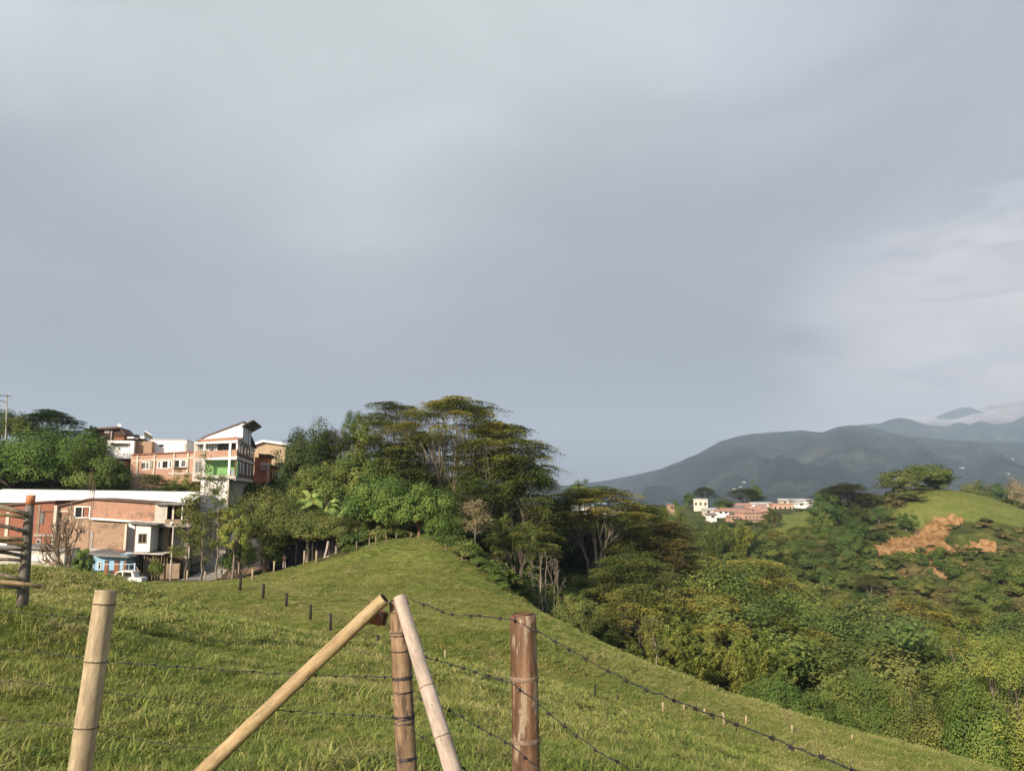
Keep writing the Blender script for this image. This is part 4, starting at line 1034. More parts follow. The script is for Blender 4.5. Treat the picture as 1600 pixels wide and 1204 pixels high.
def grass():
    rs = np.random.RandomState(9)
    fine = [source('tuft_source', g_tuft(s, 70, .095, .0085, .18, 1.15), M['grass']) for s in (1, 2, 3, 4)] + [source('tuft_source', g_tuft(s, 26, .135, .013, .13, 1.2), M['grass']) for s in (5, 6)]
    mid = [source('tuft_source', g_tuft(s, 64, .15, .022, .34, 1.0), M['grass']) for s in (11, 12, 13, 14)]
    def pts(n, r0, r1, p):
        u = rs.uniform(size=n); r = (r0 ** (2 - p) + u * (r1 ** (2 - p) - r0 ** (2 - p))) ** (1 / (2 - p)) if p != 2 else r0 * (r1 / r0) ** u
        a = np.radians(rs.uniform(-42, 41, n)); x = np.sin(a) * r; y = np.cos(a) * r; z = hgt(x, y)
        k = pasture_amt(x, y, z) > rs.uniform(.15, .6, n)
        return x[k], y[k], z[k], r[k]
    x, y, z, r = pts(36000, 3.0, 17, 1.2)
    c = .5 + .5 * (fbm(x / 1.1, y / 1.1, 3) + .4 * fbm(x / .35, y / .35, 2)); s = .30 + 1.3 * c ** 1.3 * rs.uniform(.6, 1.35, len(x))
    scatter('grass', np.stack([x, y, z], 1), np.stack([s, s, s * rs.uniform(.7, 1.2, len(s))], 1), fine, 'long tufted pasture grass in front of the bamboo posts', 'grass', seed=3)
    x, y, z, r = pts(64000, 14, 95, 1.55)
    c = .5 + .5 * (fbm(x / 2.2, y / 2.2, 3) + .4 * fbm(x / .7, y / .7, 2)); s = (.4 + .85 * c * rs.uniform(.7, 1.3, len(x))) * (1 + .35 * sstep(20, 60, r))
    scatter('grass', np.stack([x, y, z], 1), np.stack([s, s, s * rs.uniform(.5, .85, len(s))], 1), mid, 'green and straw coloured grass over the sloping pasture', 'grass', seed=4)
    x, y, z, r = pts(42000, 42, 94, 1.0)
    c = .5 + .5 * fbm(x / 3.2, y / 2.0, 4); s = (.5 + 1.9 * c ** 2 * rs.uniform(.6, 1.3, len(x)))
    scatter('grass', np.stack([x, y, z], 1), np.stack([s, s, s * rs.uniform(.5, .9, len(s))], 1), mid, 'tussocky grass on the far knoll and across the dip', 'grass', seed=6)
    # hilltop pasture across the ravine
    n = 5000; px = rs.uniform(1180, 1660, n); Y = rs.uniform(215, 300, n); x = (px - 800) / F * Y; z = hgt(x, Y)
    k = pasture_amt(x, Y, z) > .4; x, Y, z = x[k], Y[k], z[k]; s = rs.uniform(1.0, 2.2, len(x))
    scatter('grass', np.stack([x, Y, z], 1), np.stack([s, s, s * .6], 1), mid, 'pale short grass on the rounded hilltop across the ravine', 'grass', seed=5)
grass()
# ------------------------------------------------------------------ bamboo posts, braces, barbed wire
def bamboo_mat(name, base, dark, streak, blotch, rough=.55, lo=.46, hi=.62, fib=1.0):
    m, nt, b, out = new_mat(name)
    v = coords(nt)
    n1 = noise_(nt, v, 22, 7, .65, (1, 1, .07)); n2 = noise_(nt, v, 11, 8, .72, (1.8, 1.8, .35)); n3 = noise_(nt, v, 60, 4, .6, (1, 1, .25))
    c = ramp_(nt, n1, [(.28, dark), (.52, base), (.8, streak)])
    c = mix_(nt, mapr(nt, n2, lo, hi), c, blotch)
    c = mix_(nt, 1.0, c, ramp_(nt, n3, [(.3, (.78, .76, .74, 1)), (.7, (1.15, 1.15, 1.15, 1))]), 'MULTIPLY')
    n4 = noise_(nt, v, 55, 5, .7, (1, 1, .6)); n5 = noise_(nt, v, 4.5, 4, .6, (1, 1, .8))
    c = mix_(nt, mapr(nt, n4, .62, .70, 0, .75), c, tuple(q * .35 for q in dark[:3]) + (1,))
    c = mix_(nt, 1.0, c, ramp_(nt, n5, [(.32, (.70, .68, .66, 1)), (.66, (1.12, 1.12, 1.12, 1))]), 'MULTIPLY')
    nt.links.new(c, b.inputs['Base Color']); b.inputs['Roughness'].default_value = rough; b.inputs['Specular IOR Level'].default_value = .35
    bump_(nt, b, n1, .35 * fib, .004)
    return m
M['bam_pale'] = bamboo_mat('pale dry bamboo', (.40, .32, .205, 1), (.29, .22, .135, 1), (.47, .40, .28, 1), (.24, .18, .12, 1), lo=.54, hi=.70)
M['bam_yellow'] = bamboo_mat('yellow dry bamboo', (.38, .285, .155, 1), (.27, .18, .08, 1), (.46, .36, .21, 1), (.17, .11, .06, 1), lo=.56, hi=.70)
M['bam_old'] = bamboo_mat('old weathered bamboo', (.28, .19, .115, 1), (.12, .08, .05, 1), (.40, .30, .20, 1), (.08, .055, .04, 1), .8, lo=.50, hi=.62)
M['bam_brown'] = bamboo_mat('brown stained bamboo', (.15, .078, .045, 1), (.065, .036, .024, 1), (.34, .23, .14, 1), (.30, .24, .17, 1), .55, lo=.54, hi=.59)
M['bam_white'] = bamboo_mat('bleached pole', (.44, .37, .31, 1), (.30, .24, .20, 1), (.52, .46, .41, 1), (.30, .24, .19, 1), .8, lo=.60, hi=.74)
M['grey_wood'] = bamboo_mat('weathered grey wood', (.17, .15, .125, 1), (.07, .06, .05, 1), (.30, .27, .23, 1), (.09, .08, .07, 1), .9)
M['rail_wood'] = bamboo_mat('pale weathered rail wood', (.36, .29, .20, 1), (.17, .13, .09, 1), (.50, .42, .32, 1), (.20, .16, .12, 1), .9)
M['cut_orange'] = plain('raw orange wood', (.42, .17, .08, 1), .8, .25, 20)
M['brick_block'] = plain('terracotta', (.28, .12, .07, 1), .85, .25, 30)
M['ring'] = plain('pale node scar', (.19, .14, .10, 1), .95, .5, 60)
M['ring_dark'] = plain('dark node scar', (.10, .075, .055, 1), .9, .3, 40)
M['hollow'] = plain('dark hollow wood', (.10, .06, .035, 1), .95, .4, 30)
M['wire'] = plain('rusted grey wire', (.055, .052, .056, 1), .55, .4, 30, metallic=.5)
M['dark_post'] = plain('charred dark post', (.028, .026, .024, 1), .9, .4, 8)
M['stake_old'] = plain('greyed stake wood', (.20, .16, .11, 1), .9, .3, 6)
M['stake'] = plain('pale stake wood', (.38, .30, .19, 1), .9, .3, 6)

def culm(label, top, bot, r_top, r_bot, mat, nodes, name='bamboo_post', cat='bamboo post', ring='ring_dark', hollow=True, ragged=.012, seed=0, swell=.06, ringw=.007, bow=0.0, flat=False):
    """hollow bamboo length from bot to top; nodes are distances from the top, in metres"""
    rs = np.random.RandomState(seed)
    top = Vector(top); bot = Vector(bot); L = (top - bot).length; d = (top - bot).normalized()
    root = empty(name, bot); root.rotation_mode = 'QUATERNION'; root.rotation_quaternion = d.to_track_quat('Z', 'Y'); tag(root, label, cat)
    sides = 40; ts = [0.0]
    for nd_ in nodes:
        z = L - nd_
        for o in (-.03, -.012, -.004, .004, .012, .03): ts.append(z + o)
    for z in np.arange(.05, L - .02, .05): ts.append(z)
    ts.append(L - .008); ts.append(L)
    ts = sorted(t for t in set(round(t, 4) for t in ts) if 0 <= t <= L)
    V = []; hs = rs.normal(size=3)
    for t in ts:
        r = r_bot + (r_top - r_bot) * t / L; z = L - t
        for q in nodes: r *= 1 + swell * math.exp(-((z - q) / .012) ** 2) + swell * .3 * math.exp(-((z - q) / .05) ** 2)
        for k in range(sides):
            a = 2 * math.pi * k / sides
            rr = r * (1 + .02 * math.sin(a + hs[2] + t * 9) * math.sin(t * 5 + hs[1]) + .012 * math.sin(2 * a + hs[0] + t * 3) + .008 * math.sin(5 * a + hs[1] + t * 7) + .004 * rs.normal())
            zz = t + (ragged * (math.sin(3 * a + hs[0]) * .5 + rs.normal() * .5) if t == L else 0)
            V.append((rr * math.cos(a) + bow * math.sin(math.pi * t / L), rr * math.sin(a), zz))
    n = len(ts); Fq = [(i * sides + k, i * sides + (k + 1) % sides, (i + 1) * sides + (k + 1) % sides, (i + 1) * sides + k) for i in range(n - 1) for k in range(sides)]
    extra = []
    if hollow:
        k0 = len(V); z0 = ts[-1]
        for j, (f, dz) in enumerate(((.80, 0.0), (.78, -.05))):
            for k in range(sides):
                x, y, z = V[(n - 1) * sides + k]; V.append((x * f, y * f, z + dz))
        for k in range(sides):
            k2 = (k + 1) % sides; a = (n - 1) * sides
            Fq.append((a + k, a + k2, k0 + k2, k0 + k)); Fq.append((k0 + k, k0 + k2, k0 + sides + k2, k0 + sides + k))
        cap = [tuple(range(k0 + sides, k0 + 2 * sides))]
    else: cap = [tuple(range((n - 1) * sides, n * sides))]
    me = mesh_np('culm', np.array(V), [np.array(Fq), np.array(cap)], smooth=True); o = link('culm', me, M[mat], root)
    if hollow:
        iw = MB(); iw.tube([(0, 0, L - .05), (0, 0, L - .0005)], r_top * .775, 32, cap=False); iw.build('inner_wall', M['hollow'], root, True); dsc = MB(); dsc.tube([(0, 0, L - .052), (0, 0, L - .045)], r_top * .775, 24); dsc.build('hollow', M['hollow'], root)
    for q in nodes:
        mb = MB(); r = (r_bot + (r_top - r_bot) * (L - q) / L) * (1 + swell) + .0012
        P = [(r * math.cos(a) * (1 + .01 * rs.normal()), r * math.sin(a), L - q + .0009 * rs.normal()) for a in np.linspace(0, 2 * math.pi, 33)]
        P[-1] = P[0]
        if flat:
            rr_ = r + .0015; mb.tube([(0, 0, L - q - ringw * .75), (0, 0, L - q - ringw * .5), (0, 0, L - q + ringw * .5), (0, 0, L - q + ringw * .75)], [rr_ * .97, rr_, rr_, rr_ * .97], 36, cap=False, noise=.006, rng=rs)
        else: mb.tube(P, ringw * .5, 6, cap=False)
        mb.build('node_ring', M[ring], root, True)
    return root

def px_len(px0, py0, px1, py1, Y): return (at(px0, py0, Y) - at(px1, py1, Y)).length
# left post, leaning a little
T1 = at(166, 921, 4.1); B1 = at(122, 1222, 4.02); B1 = B1 + (B1 - T1).normalized() * .45
culm('pale leaning bamboo post at the left with three dark nodes', T1, B1, .052, .058, 'bam_pale', [px_len(166, 921, 163, 943, 4.1), px_len(166, 921, 153, 1031, 4.1), px_len(166, 921, 136, 1130, 4.1)], seed=1, ragged=.009, swell=.03)
# middle post, bound with wire
T2 = at(623, 936, 4.2); B2 = at(637, 1230, 4.15); B2 = B2 + (B2 - T2).normalized() * .5
culm('old weathered bamboo post bound with wire between two slanting braces', T2, B2, .050, .054, 'bam_old', [px_len(623, 936, 624, 985, 4.2)], seed=2, ragged=.014, swell=.07, ringw=.012, ring='ring')
# right post, thick and brown
T3 = at(817, 957, 3.62); B3 = at(823, 1230, 3.6); B3 = B3 + (B3 - T3).normalized() * .5
culm('thick brown bamboo post at the right with pale rings and a hollow top', T3, B3, .060, .0625, 'bam_brown', [px_len(817, 957, 820, 1057, 3.62), px_len(817, 957, 822, 1153, 3.62)], ring='ring', seed=3, ragged=.013, swell=.02, ringw=.013, flat=True)
# braces
T4 = at(601, 934, 4.12); B4 = at(318, 1204, 4.25); B4 = B4 + (B4 - T4).normalized() * .75
culm('yellow bamboo brace slanting down to the left from the middle post', T4, B4, .034, .042, 'bam_yellow', [px_len(601, 934, 531, 1003, 4.15), px_len(601, 934, 462, 1068, 4.15), px_len(601, 934, 390, 1136, 4.2), px_len(601, 934, 320, 1203, 4.2)], name='bamboo_brace', cat='brace', seed=4, ragged=.003, swell=.035, ringw=.006, bow=-.012)
T5 = at(624, 932, 4.06); B5 = at(708, 1204, 3.75); B5 = B5 + (B5 - T5).normalized() * .6
culm('bleached whitish pole bracing the middle post to its right', T5, B5, .032, .046, 'bam_white', [px_len(624, 932, 671, 1077, 3.9), px_len(624, 932, 695, 1160, 3.8)], name='brace_pole', cat='brace', seed=5, ring='ring', ragged=.003, swell=.02, ringw=.004, hollow=False)
# terracotta block tied behind the junction
bk = empty('clay_block', at(590, 963, 4.26)); bk.rotation_euler = (.1, .28, .25); tag(bk, 'reddish terracotta block wedged behind the top of the yellow brace', 'block')
mb = MB(); mb.box((-.075, -.035, -.038), (.03, .035, .038)); mb.build('block', M['brick_block'], bk, bevel=.006)
mb = MB(); mb.box((.032, -.03, -.032), (.05, .03, .032)); mb.build('dark_end', M['hollow'], bk, bevel=.004)

# tie wires of the middle post: part of the binding, each winding one thing
rs0 = np.random.RandomState(8)
def winding(c, ax, r, turns, label, span=.02, rad=.0022):
    ax = Vector(ax).normalized(); q = ax.to_track_quat('Z', 'Y'); P = []
    n = int(turns * 22)
    for i in range(n + 1):
        t = i / n; a = t * turns * 2 * math.pi
        v = Vector((math.cos(a) * r * (1 + .03 * rs0.normal()), math.sin(a) * r, (t - .5) * span + .002 * rs0.normal())); P.append(tuple(Vector(c) + q @ v))
    mb = MB(); mb.tube(P, rad, 5); o = mb.build('tie_wire', M['wire'], smooth=True); tag(o, label, 'tie wire'); return o
axm = T2 - B2
def on_mid(py): 
    t = (py - 936) / (1230 - 936); p = at(623 + 14 * t, py, 4.2 - .05 * t); return p
for py, tn, sp_, lab in ((992, 2.2, .006, 'thin wire loop just under the top node of the middle post'), (1016, 1.5, .004, 'single wire loop below the top node of the middle post'), (1058, 4.5, .014, 'thick wire winding near the middle of the middle post'),
                         (1080, 1.6, .010, 'loose wire loop below the thick winding'), (1119, 6, .022, 'widest dark wire winding on the middle post'), (1128, 2, .012, 'slack wire loop under the widest winding'), (1183, 4.5, .014, 'lowest wire winding on the middle post')):
    winding(on_mid(py), axm, .0525, tn, lab, sp_)
winding(at(622, 952, 4.1), T5 - B5, .040, 1.4, 'wire loop round the head of the bleached pole', .01, .0018)
winding(at(585, 950, 4.15), T4 - B4, .041, 1.4, 'wire loop round the head of the yellow brace', .01, .0018)
mb = MB(); mb.tube([at(588, 950, 4.10), at(598, 965, 4.09), at(611, 983, 4.13)], .002, 5); tag(mb.build('tie_wire', M['wire']), 'short slanting wire from the yellow brace to the middle post', 'tie wire')

def barbed(label, pts, barbs, seed, rad=.0022, size=.020, sag=.02, skip=()):
    """twisted two-strand wire through the given world points, with four-point barbs every `barbs` metres"""
    rs = np.random.RandomState(seed)
    pts = [Vector(p) for p in pts]; P = [pts[0]]
    for i in range(len(pts) - 1):
        a, b = pts[i], pts[i + 1]; L = (b - a).length; n = max(6, int(L / .035))
        for k in range(1, n + 1):
            t = k / n; p = a.lerp(b, t); p = p + Vector((0, 0, -sag * L * 4 * t * (1 - t) * .5)) + Vector(rs.normal(size=3)) * .0022
            P.append(p)
    mb = MB()
    for ph in (0, math.pi):
        Q = []; s = 0
        for i, p in enumerate(P):
            if i: s += (P[i] - P[i - 1]).length
            a = s * 90 + ph; Q.append(tuple(p + Vector((0, math.cos(a), math.sin(a))) * rad * .9))
        mb.tube(Q, rad * .8, 5)
    s = 0; nxt = rs.uniform(.03, barbs)
    for i in range(1, len(P)):
        s += (P[i] - P[i - 1]).length
        if s > nxt:
            nxt += barbs * rs.uniform(.85, 1.15); d = (P[i] - P[i - 1]).normalized(); q = d.to_track_quat('Z', 'Y'); a0 = rs.uniform(0, 6.28)
            for k in range(4):
                a = a0 + k * math.pi / 2 + rs.normal() * .2
                v = q @ Vector((math.cos(a), math.sin(a), rs.uniform(-.35, .35)))
                c = P[i] + d * (.004 if k % 2 else -.004)
                mb.tube([c - v * .004, c + v * size * rs.uniform(.8, 1.15)], [rad * .85, rad * .35], 4)
            R = []
            for k in range(26):
                a = k / 25 * 3.5 * 2 * math.pi; R.append(tuple(P[i] + d * ((k / 25 - .5) * .016) + q @ Vector((math.cos(a), math.sin(a), 0)) * rad * 2.1))
            mb.tube(R, rad * .75, 4)
    o = mb.build('barbed_wire', M['wire'], smooth=True); tag(o, label, 'barbed wire'); return o
BW = .115
barbed('topmost barbed wire running to the tops of the bamboo posts', [at(-60, 944, 4.6), at(150, 966, 4.10), at(160, 962, 4.06)], BW, 1, rad=.0015)
barbed('top barbed wire dipping from the middle post to the brown post and on past it', [at(640, 934, 4.16), at(700, 958, 3.95), at(798, 966, 3.58), at(838, 985, 3.54), at(990, 1068, 3.0), at(1208, 1153, 2.45), at(1335, 1203, 2.2), at(1620, 1330, 1.75)], BW, 2, rad=.0024, sag=.008)
barbed('second barbed wire from the middle post across the brown post to the lower edge', [at(180, 1034, 4.05), at(300, 1042, 4.15), at(430, 1052, 4.25), at(612, 1057, 4.25), at(650, 1022, 4.16), at(700, 1036, 4.0), at(798, 1066, 3.56), at(842, 1100, 3.53), at(900, 1150, 3.2), at(985, 1203, 2.95), at(1100, 1290, 2.6)], BW, 3, rad=.0022, sag=.006)
barbed('third barbed wire ending at the lower edge right of the brown post', [at(400, 1106, 4.3), at(500, 1113, 4.28), at(614, 1120, 4.24), at(650, 1088, 4.14), at(690, 1103, 4.0), at(798, 1162, 3.56), at(842, 1203, 3.52), at(900, 1260, 3.2)], BW, 4, rad=.0022, sag=.006)
barbed('low barbed wire between the middle post and the bleached pole', [at(640, 1140, 4.14), at(664, 1152, 4.05), at(740, 1212, 3.8), at(800, 1250, 3.6)], BW, 5, rad=.002, sag=.006)
barbed('second barbed wire left of the leaning post', [at(-60, 1004, 4.6), at(60, 1016, 4.3), at(140, 1028, 4.08), at(180, 1034, 4.05)], BW * 1.4, 6, rad=.0014)
barbed('third barbed wire left of the leaning post', [at(-60, 1056, 4.6), at(50, 1066, 4.3), at(128, 1076, 4.08), at(260, 1092, 4.15), at(400, 1106, 4.3)], BW * 1.6, 7, rad=.0014)
barbed('lowest barbed wire left of the leaning post', [at(-60, 1116, 4.6), at(50, 1126, 4.3), at(118, 1134, 4.07), at(250, 1160, 4.15), at(380, 1172, 4.25)], BW * 1.6, 8, rad=.0014)

# gate post with stacked rails at the far left
gx = at(42, 935, 11.0)
gp = empty('gate_post', (gx.x, gx.y, H1(gx.x, gx.y) - .3)); tag(gp, 'grey weathered gate post with a raw orange top', 'gate post')
def loc(p): return tuple(Vector(p) - gp.location)
mb = MB(); rs1 = np.random.RandomState(4)
mb.tube([(loc((at(39, 935, 11)).to_tuple())[0] - .02, 0, 0), loc(at(38, 900, 11)), loc(at(41, 860, 11)), loc(at(44, 820, 11)), loc(at(47, 787, 11))], [.075, .072, .068, .062, .055], 14, noise=.05, rng=rs1); mb.build('shaft', M['grey_wood'], gp, True)
mb = MB(); mb.tube([loc(at(47, 788, 11)), loc(at(48.5, 773, 11))], [.060, .058], 14, noise=.03, rng=rs1); mb.build('cut_top', M['cut_orange'], gp, True)
rails = [((-40, 782), (46, 804), 7.5, 'rail_wood', 'thick pale rail topmost on the gate post'), ((-30, 800), (40, 809), 5, 'bam_yellow', 'thin yellow rail second from the top'),
         ((-40, 812), (44, 831), 6, 'grey_wood', 'grey rail third from the top'), ((-30, 839), (37, 843), 6.5, 'bam_yellow', 'brownish bamboo rail in the middle of the gate'),
         ((-40, 837), (42, 853), 5.5, 'bam_yellow', 'pale rail just under the brownish bamboo rail'), ((-30, 858), (38, 859), 4.5, 'grey_wood', 'thin dark rail under the pale rail'),
         ((-40, 856), (36, 868), 5.5, 'grey_wood', 'grey rail sloping down to the post'), ((-30, 873), (34, 875), 5, 'rail_wood', 'lowest rail of the close stack'),
         ((-40, 890), (38, 906), 6, 'rail_wood', 'lone greyish rail below the stack'), ((-40, 905), (65, 915.5), 6.5, 'bam_yellow', 'yellow bamboo rail sticking out past the gate post'), ((-30, 916), (34, 918), 5, 'grey_wood', 'dark lowest rail near the grass')]
for i, (a, b, w, mt, lab) in enumerate(rails):
    Yd = 10.86 if i % 2 == 0 else 10.84
    A = at(a[0], a[1], Yd - .3); B = at(b[0], b[1], Yd + .02); r = w / 2 * 11 / F
    o = MB(); o.tube([A, A.lerp(B, .3), A.lerp(B, .65) + Vector((0, 0, .008)), B], [r, r * 1.05, r * .95, r], 12, noise=.04, rng=np.random.RandomState(20 + i))
    o = o.build('rail', M[mt], None, True); tag(o, lab, 'gate rail')
    if b[0] > 60:
        c = MB(); d = (B - A).normalized(); c.tube([B, B + d * .002], r * .7, 12); c.build('hollow_end', M['hollow'], o)

# small posts of the fence in the dip and of the far pasture edge
def stake(px, pyt, pyb, Y, wpx, mat, label, cat='fence post', group=None, lean=0, name='fence_post'):
    p = at(px, pyb, Y); z = H1(p.x, Y); t = at(px + lean, pyt, Y).z; t = max(t, z + .35)
    r = wpx / 2 * Y / F
    root = MB(); root.tube([(0, 0, -.15), (lean * .2 * Y / F, 0, (t - z) * .5), (lean * Y / F, 0, t - z)], [r * 1.1, r, r * .9], 8, noise=.06, rng=np.random.RandomState(int(px)))
    o = root.build(name, M[mat], None, True); o.location = (p.x, Y, z); tag(o, label, cat, group); return o
DP = []
for i, (px, a, b, Y) in enumerate(((375, 897, 922, 64), (411, 911, 935, 61), (447, 926, 948, 58.5), (485, 944, 968, 54), (516, 958, 985, 48), (590, 991, 1015, 46), (552, 978, 996, 47))):
    c = cast(px, b, 36, 100); Yq = c.y if 40 < c.y < 75 else Y
    h = (b - a) * Yq / F
    o = stake(px, b - (b - a), b, Yq, 4.2, 'dark_post', 'short dark post of the fence line crossing the grassy dip', group='dark posts crossing the dip'); DP.append(o.location + Vector((0, 0, h * .85)))
DP.sort(key=lambda v: v.x)
mb = MB()
mb.tube([tuple(p) for p in DP], .012, 4); tag(mb.build('fence_wire', M['wire']), 'slack wire strung along the dark posts in the dip', 'wire')
for px, a, b in ((930, 1078, 1090), (965, 1085, 1098)):
    c = cast(px, b, 20, 80); stake(px, a, b, c.y, 3, 'dark_post', 'tiny dark stake in the pasture right of the brown post', group='tiny dark stakes')
for i, (px, a, b, ln) in enumerate(((1036, 1096, 1113, 0), (1069, 1098, 1110, 0), (1101, 1106, 1119, 0), (1132, 1112, 1133, -2), (1166, 1117, 1133, 0), (1238, 1131, 1146, 0), (1332, 1151, 1158, 0), (695, 1040, 1050, 0))):
    c = cast(px, b, 20, 80); stake(px, a, b, min(c.y, 60), 2.6, 'stake', 'pale thin stake on the lower pasture slope', group='pale stakes on the lower pasture', lean=ln)
for i, (px, a, b, Y) in enumerate(((235, 884, 903, 84), (239, 882, 902, 84), (264, 888, 905, 84), (292, 890, 908, 83), (320, 892, 905, 84), (346, 891, 905, 84), (373, 868, 900, 85), (394, 888, 907, 82), (412, 868, 892, 84), (428, 876, 893, 85), (462, 862, 882, 88), (475, 860, 881, 88), (494, 860, 880, 88))):
    c = cast(px, b, 60, 110); Yq = c.y if 70 < c.y < 98 else Y
    stake(px, a, b, Yq, 2.8, 'stake', 'pale wooden stake between the pasture and the street', group='pale stakes beside the street')
for i, (px, a, b) in enumerate(((557, 842, 860), (577, 838, 855), (587, 834, 851), (603, 832, 848), (619, 830, 843), (642, 828, 842), (655, 829, 842), (697, 848, 860), (722, 866, 877))):
    c = cast(px, b + 2, 60, 110); stake(px, a + 3, b, min(max(c.y, 76), 92), 1.6, 'stake_old', 'thin pale stake on the crest of the grassy knoll', group='thin stakes on the knoll crest')
# ------------------------------------------------------------------ buildings
M['brick_red'] = brickmat('red hollow brick', (.34, .12, .065, 1), (.26, .085, .05, 1), (.30, .19, .14, 1), (.20, .12, .09, 1), 1.0, (.58, .72))
M['brick_gable'] = brickmat('stained orange brick', (.46, .24, .15, 1), (.38, .18, .11, 1), (.46, .34, .27, 1), (.20, .14, .11, 1), 1.0, (.52, .62))
M['brick_tan'] = brickmat('weathered tan brick', (.38, .25, .16, 1), (.33, .20, .12, 1), (.42, .33, .25, 1), (.18, .14, .10, 1), 1.0, (.5, .66))
M['brick_pink'] = brickmat('pale pink brick', (.50, .28, .19, 1), (.42, .22, .15, 1), (.50, .38, .30, 1), (.42, .28, .2, 1), 1.0, (.6, .75))  # pale orange-pink is the brick's own tone
M['brick_brown'] = brickmat('dark brown brick', (.17, .09, .065, 1), (.14, .07, .05, 1), (.12, .08, .06, 1), (.12, .07, .05, 1), .7, (.6, .75))
M['white_wall'] = plain('white painted render', (.84, .83, .80, 1), .85, .05, .8, stain=(.62, .60, .55, 1))
M['white_roof'] = plain('white sheet roof', (.80, .80, .80, 1), .5, .04, .6)
M['cream'] = plain('cream render', (.58, .52, .42, 1), .9, .12, 1.2, stain=(.40, .35, .27, 1))
M['concrete'] = plain('raw grey concrete', (.33, .30, .26, 1), .95, .22, 1.6, stain=(.20, .18, .15, 1), bump=.3)
M['conc_pale'] = plain('pale concrete', (.50, .46, .40, 1), .9, .15, 1.8, stain=(.33, .30, .26, 1))
M['street'] = plain('concrete street', (.38, .36, .33, 1), .95, .18, .7, stain=(.20, .19, .17, 1))
M['green_paint'] = plain('bright green paint', (.20, .40, .15, 1), .8, .1, 1.0)
M['orange_paint'] = plain('orange paint', (.60, .19, .09, 1), .85, .12, .9, stain=(.48, .16, .09, 1))
M['ochre'] = plain('ochre paint', (.42, .25, .07, 1), .85, .15, 1.0)
M['tan_wall'] = plain('tan rendered gable', (.46, .36, .23, 1), .95, .16, 1.4, stain=(.34, .25, .15, 1))
M['blue_paint'] = plain('light blue paint', (.26, .45, .60, 1), .85, .12, 1.2, stain=(.42, .52, .58, 1))
M['blue_metal'] = plain('pale blue metal', (.34, .44, .50, 1), .5, .15, 4)
M['door_wood'] = plain('brown door wood', (.24, .10, .045, 1), .7, .25, 3, streak=True)
M['dark_wood'] = plain('dark weathered boards', (.075, .045, .032, 1), .9, .4, 3, streak=True)
M['roof_brown'] = plain('brown old roof sheets', (.13, .085, .065, 1), .9, .3, 2.5)
M['roof_grey'] = plain('grey fibre cement roof', (.20, .19, .18, 1), .9, .25, 2, stain=(.11, .10, .09, 1))
M['roof_pink'] = plain('faded clay tiles', (.38, .22, .17, 1), .9, .25, 1.2, stain=(.20, .12, .09, 1))
M['glass_dark'] = plain('dark window opening', (.018, .017, .016, 1), .15, .3, 2, spec=.5)
M['glass_grey'] = plain('grey window panes', (.16, .16, .15, 1), .2, .35, 2, spec=.5)
M['curtain'] = plain('pale curtained panes', (.42, .40, .36, 1), .4, .2, 3)
M['zinc_roof'] = plain('dull zinc roof', (.46, .45, .44, 1), .6, .25, .8, stain=(.30, .22, .17, 1))
M['steel'] = plain('dark steel', (.07, .065, .06, 1), .6, .3, 4, metallic=.4)
M['translucent_sheet'] = plain('grey canopy sheet', (.34, .33, .30, 1), .6, .2, 2)
M['net_black'] = plain('black shade netting', (.008, .008, .010, 1), .9, .35, 1.0, streak=True)
M['net_grey'] = plain('grey tarpaulin', (.045, .045, .05, 1), .8, .35, .8)
M['white_metal'] = plain('white metal sheet', (.66, .65, .62, 1), .6, .08, 3)
M['mud_wall'] = plain('mud plaster', (.26, .19, .13, 1), .95, .25, 1.5, stain=(.15, .11, .08, 1))
M['bamboo_stick'] = plain('dry sticks', (.24, .18, .12, 1), .9, .35, 5)

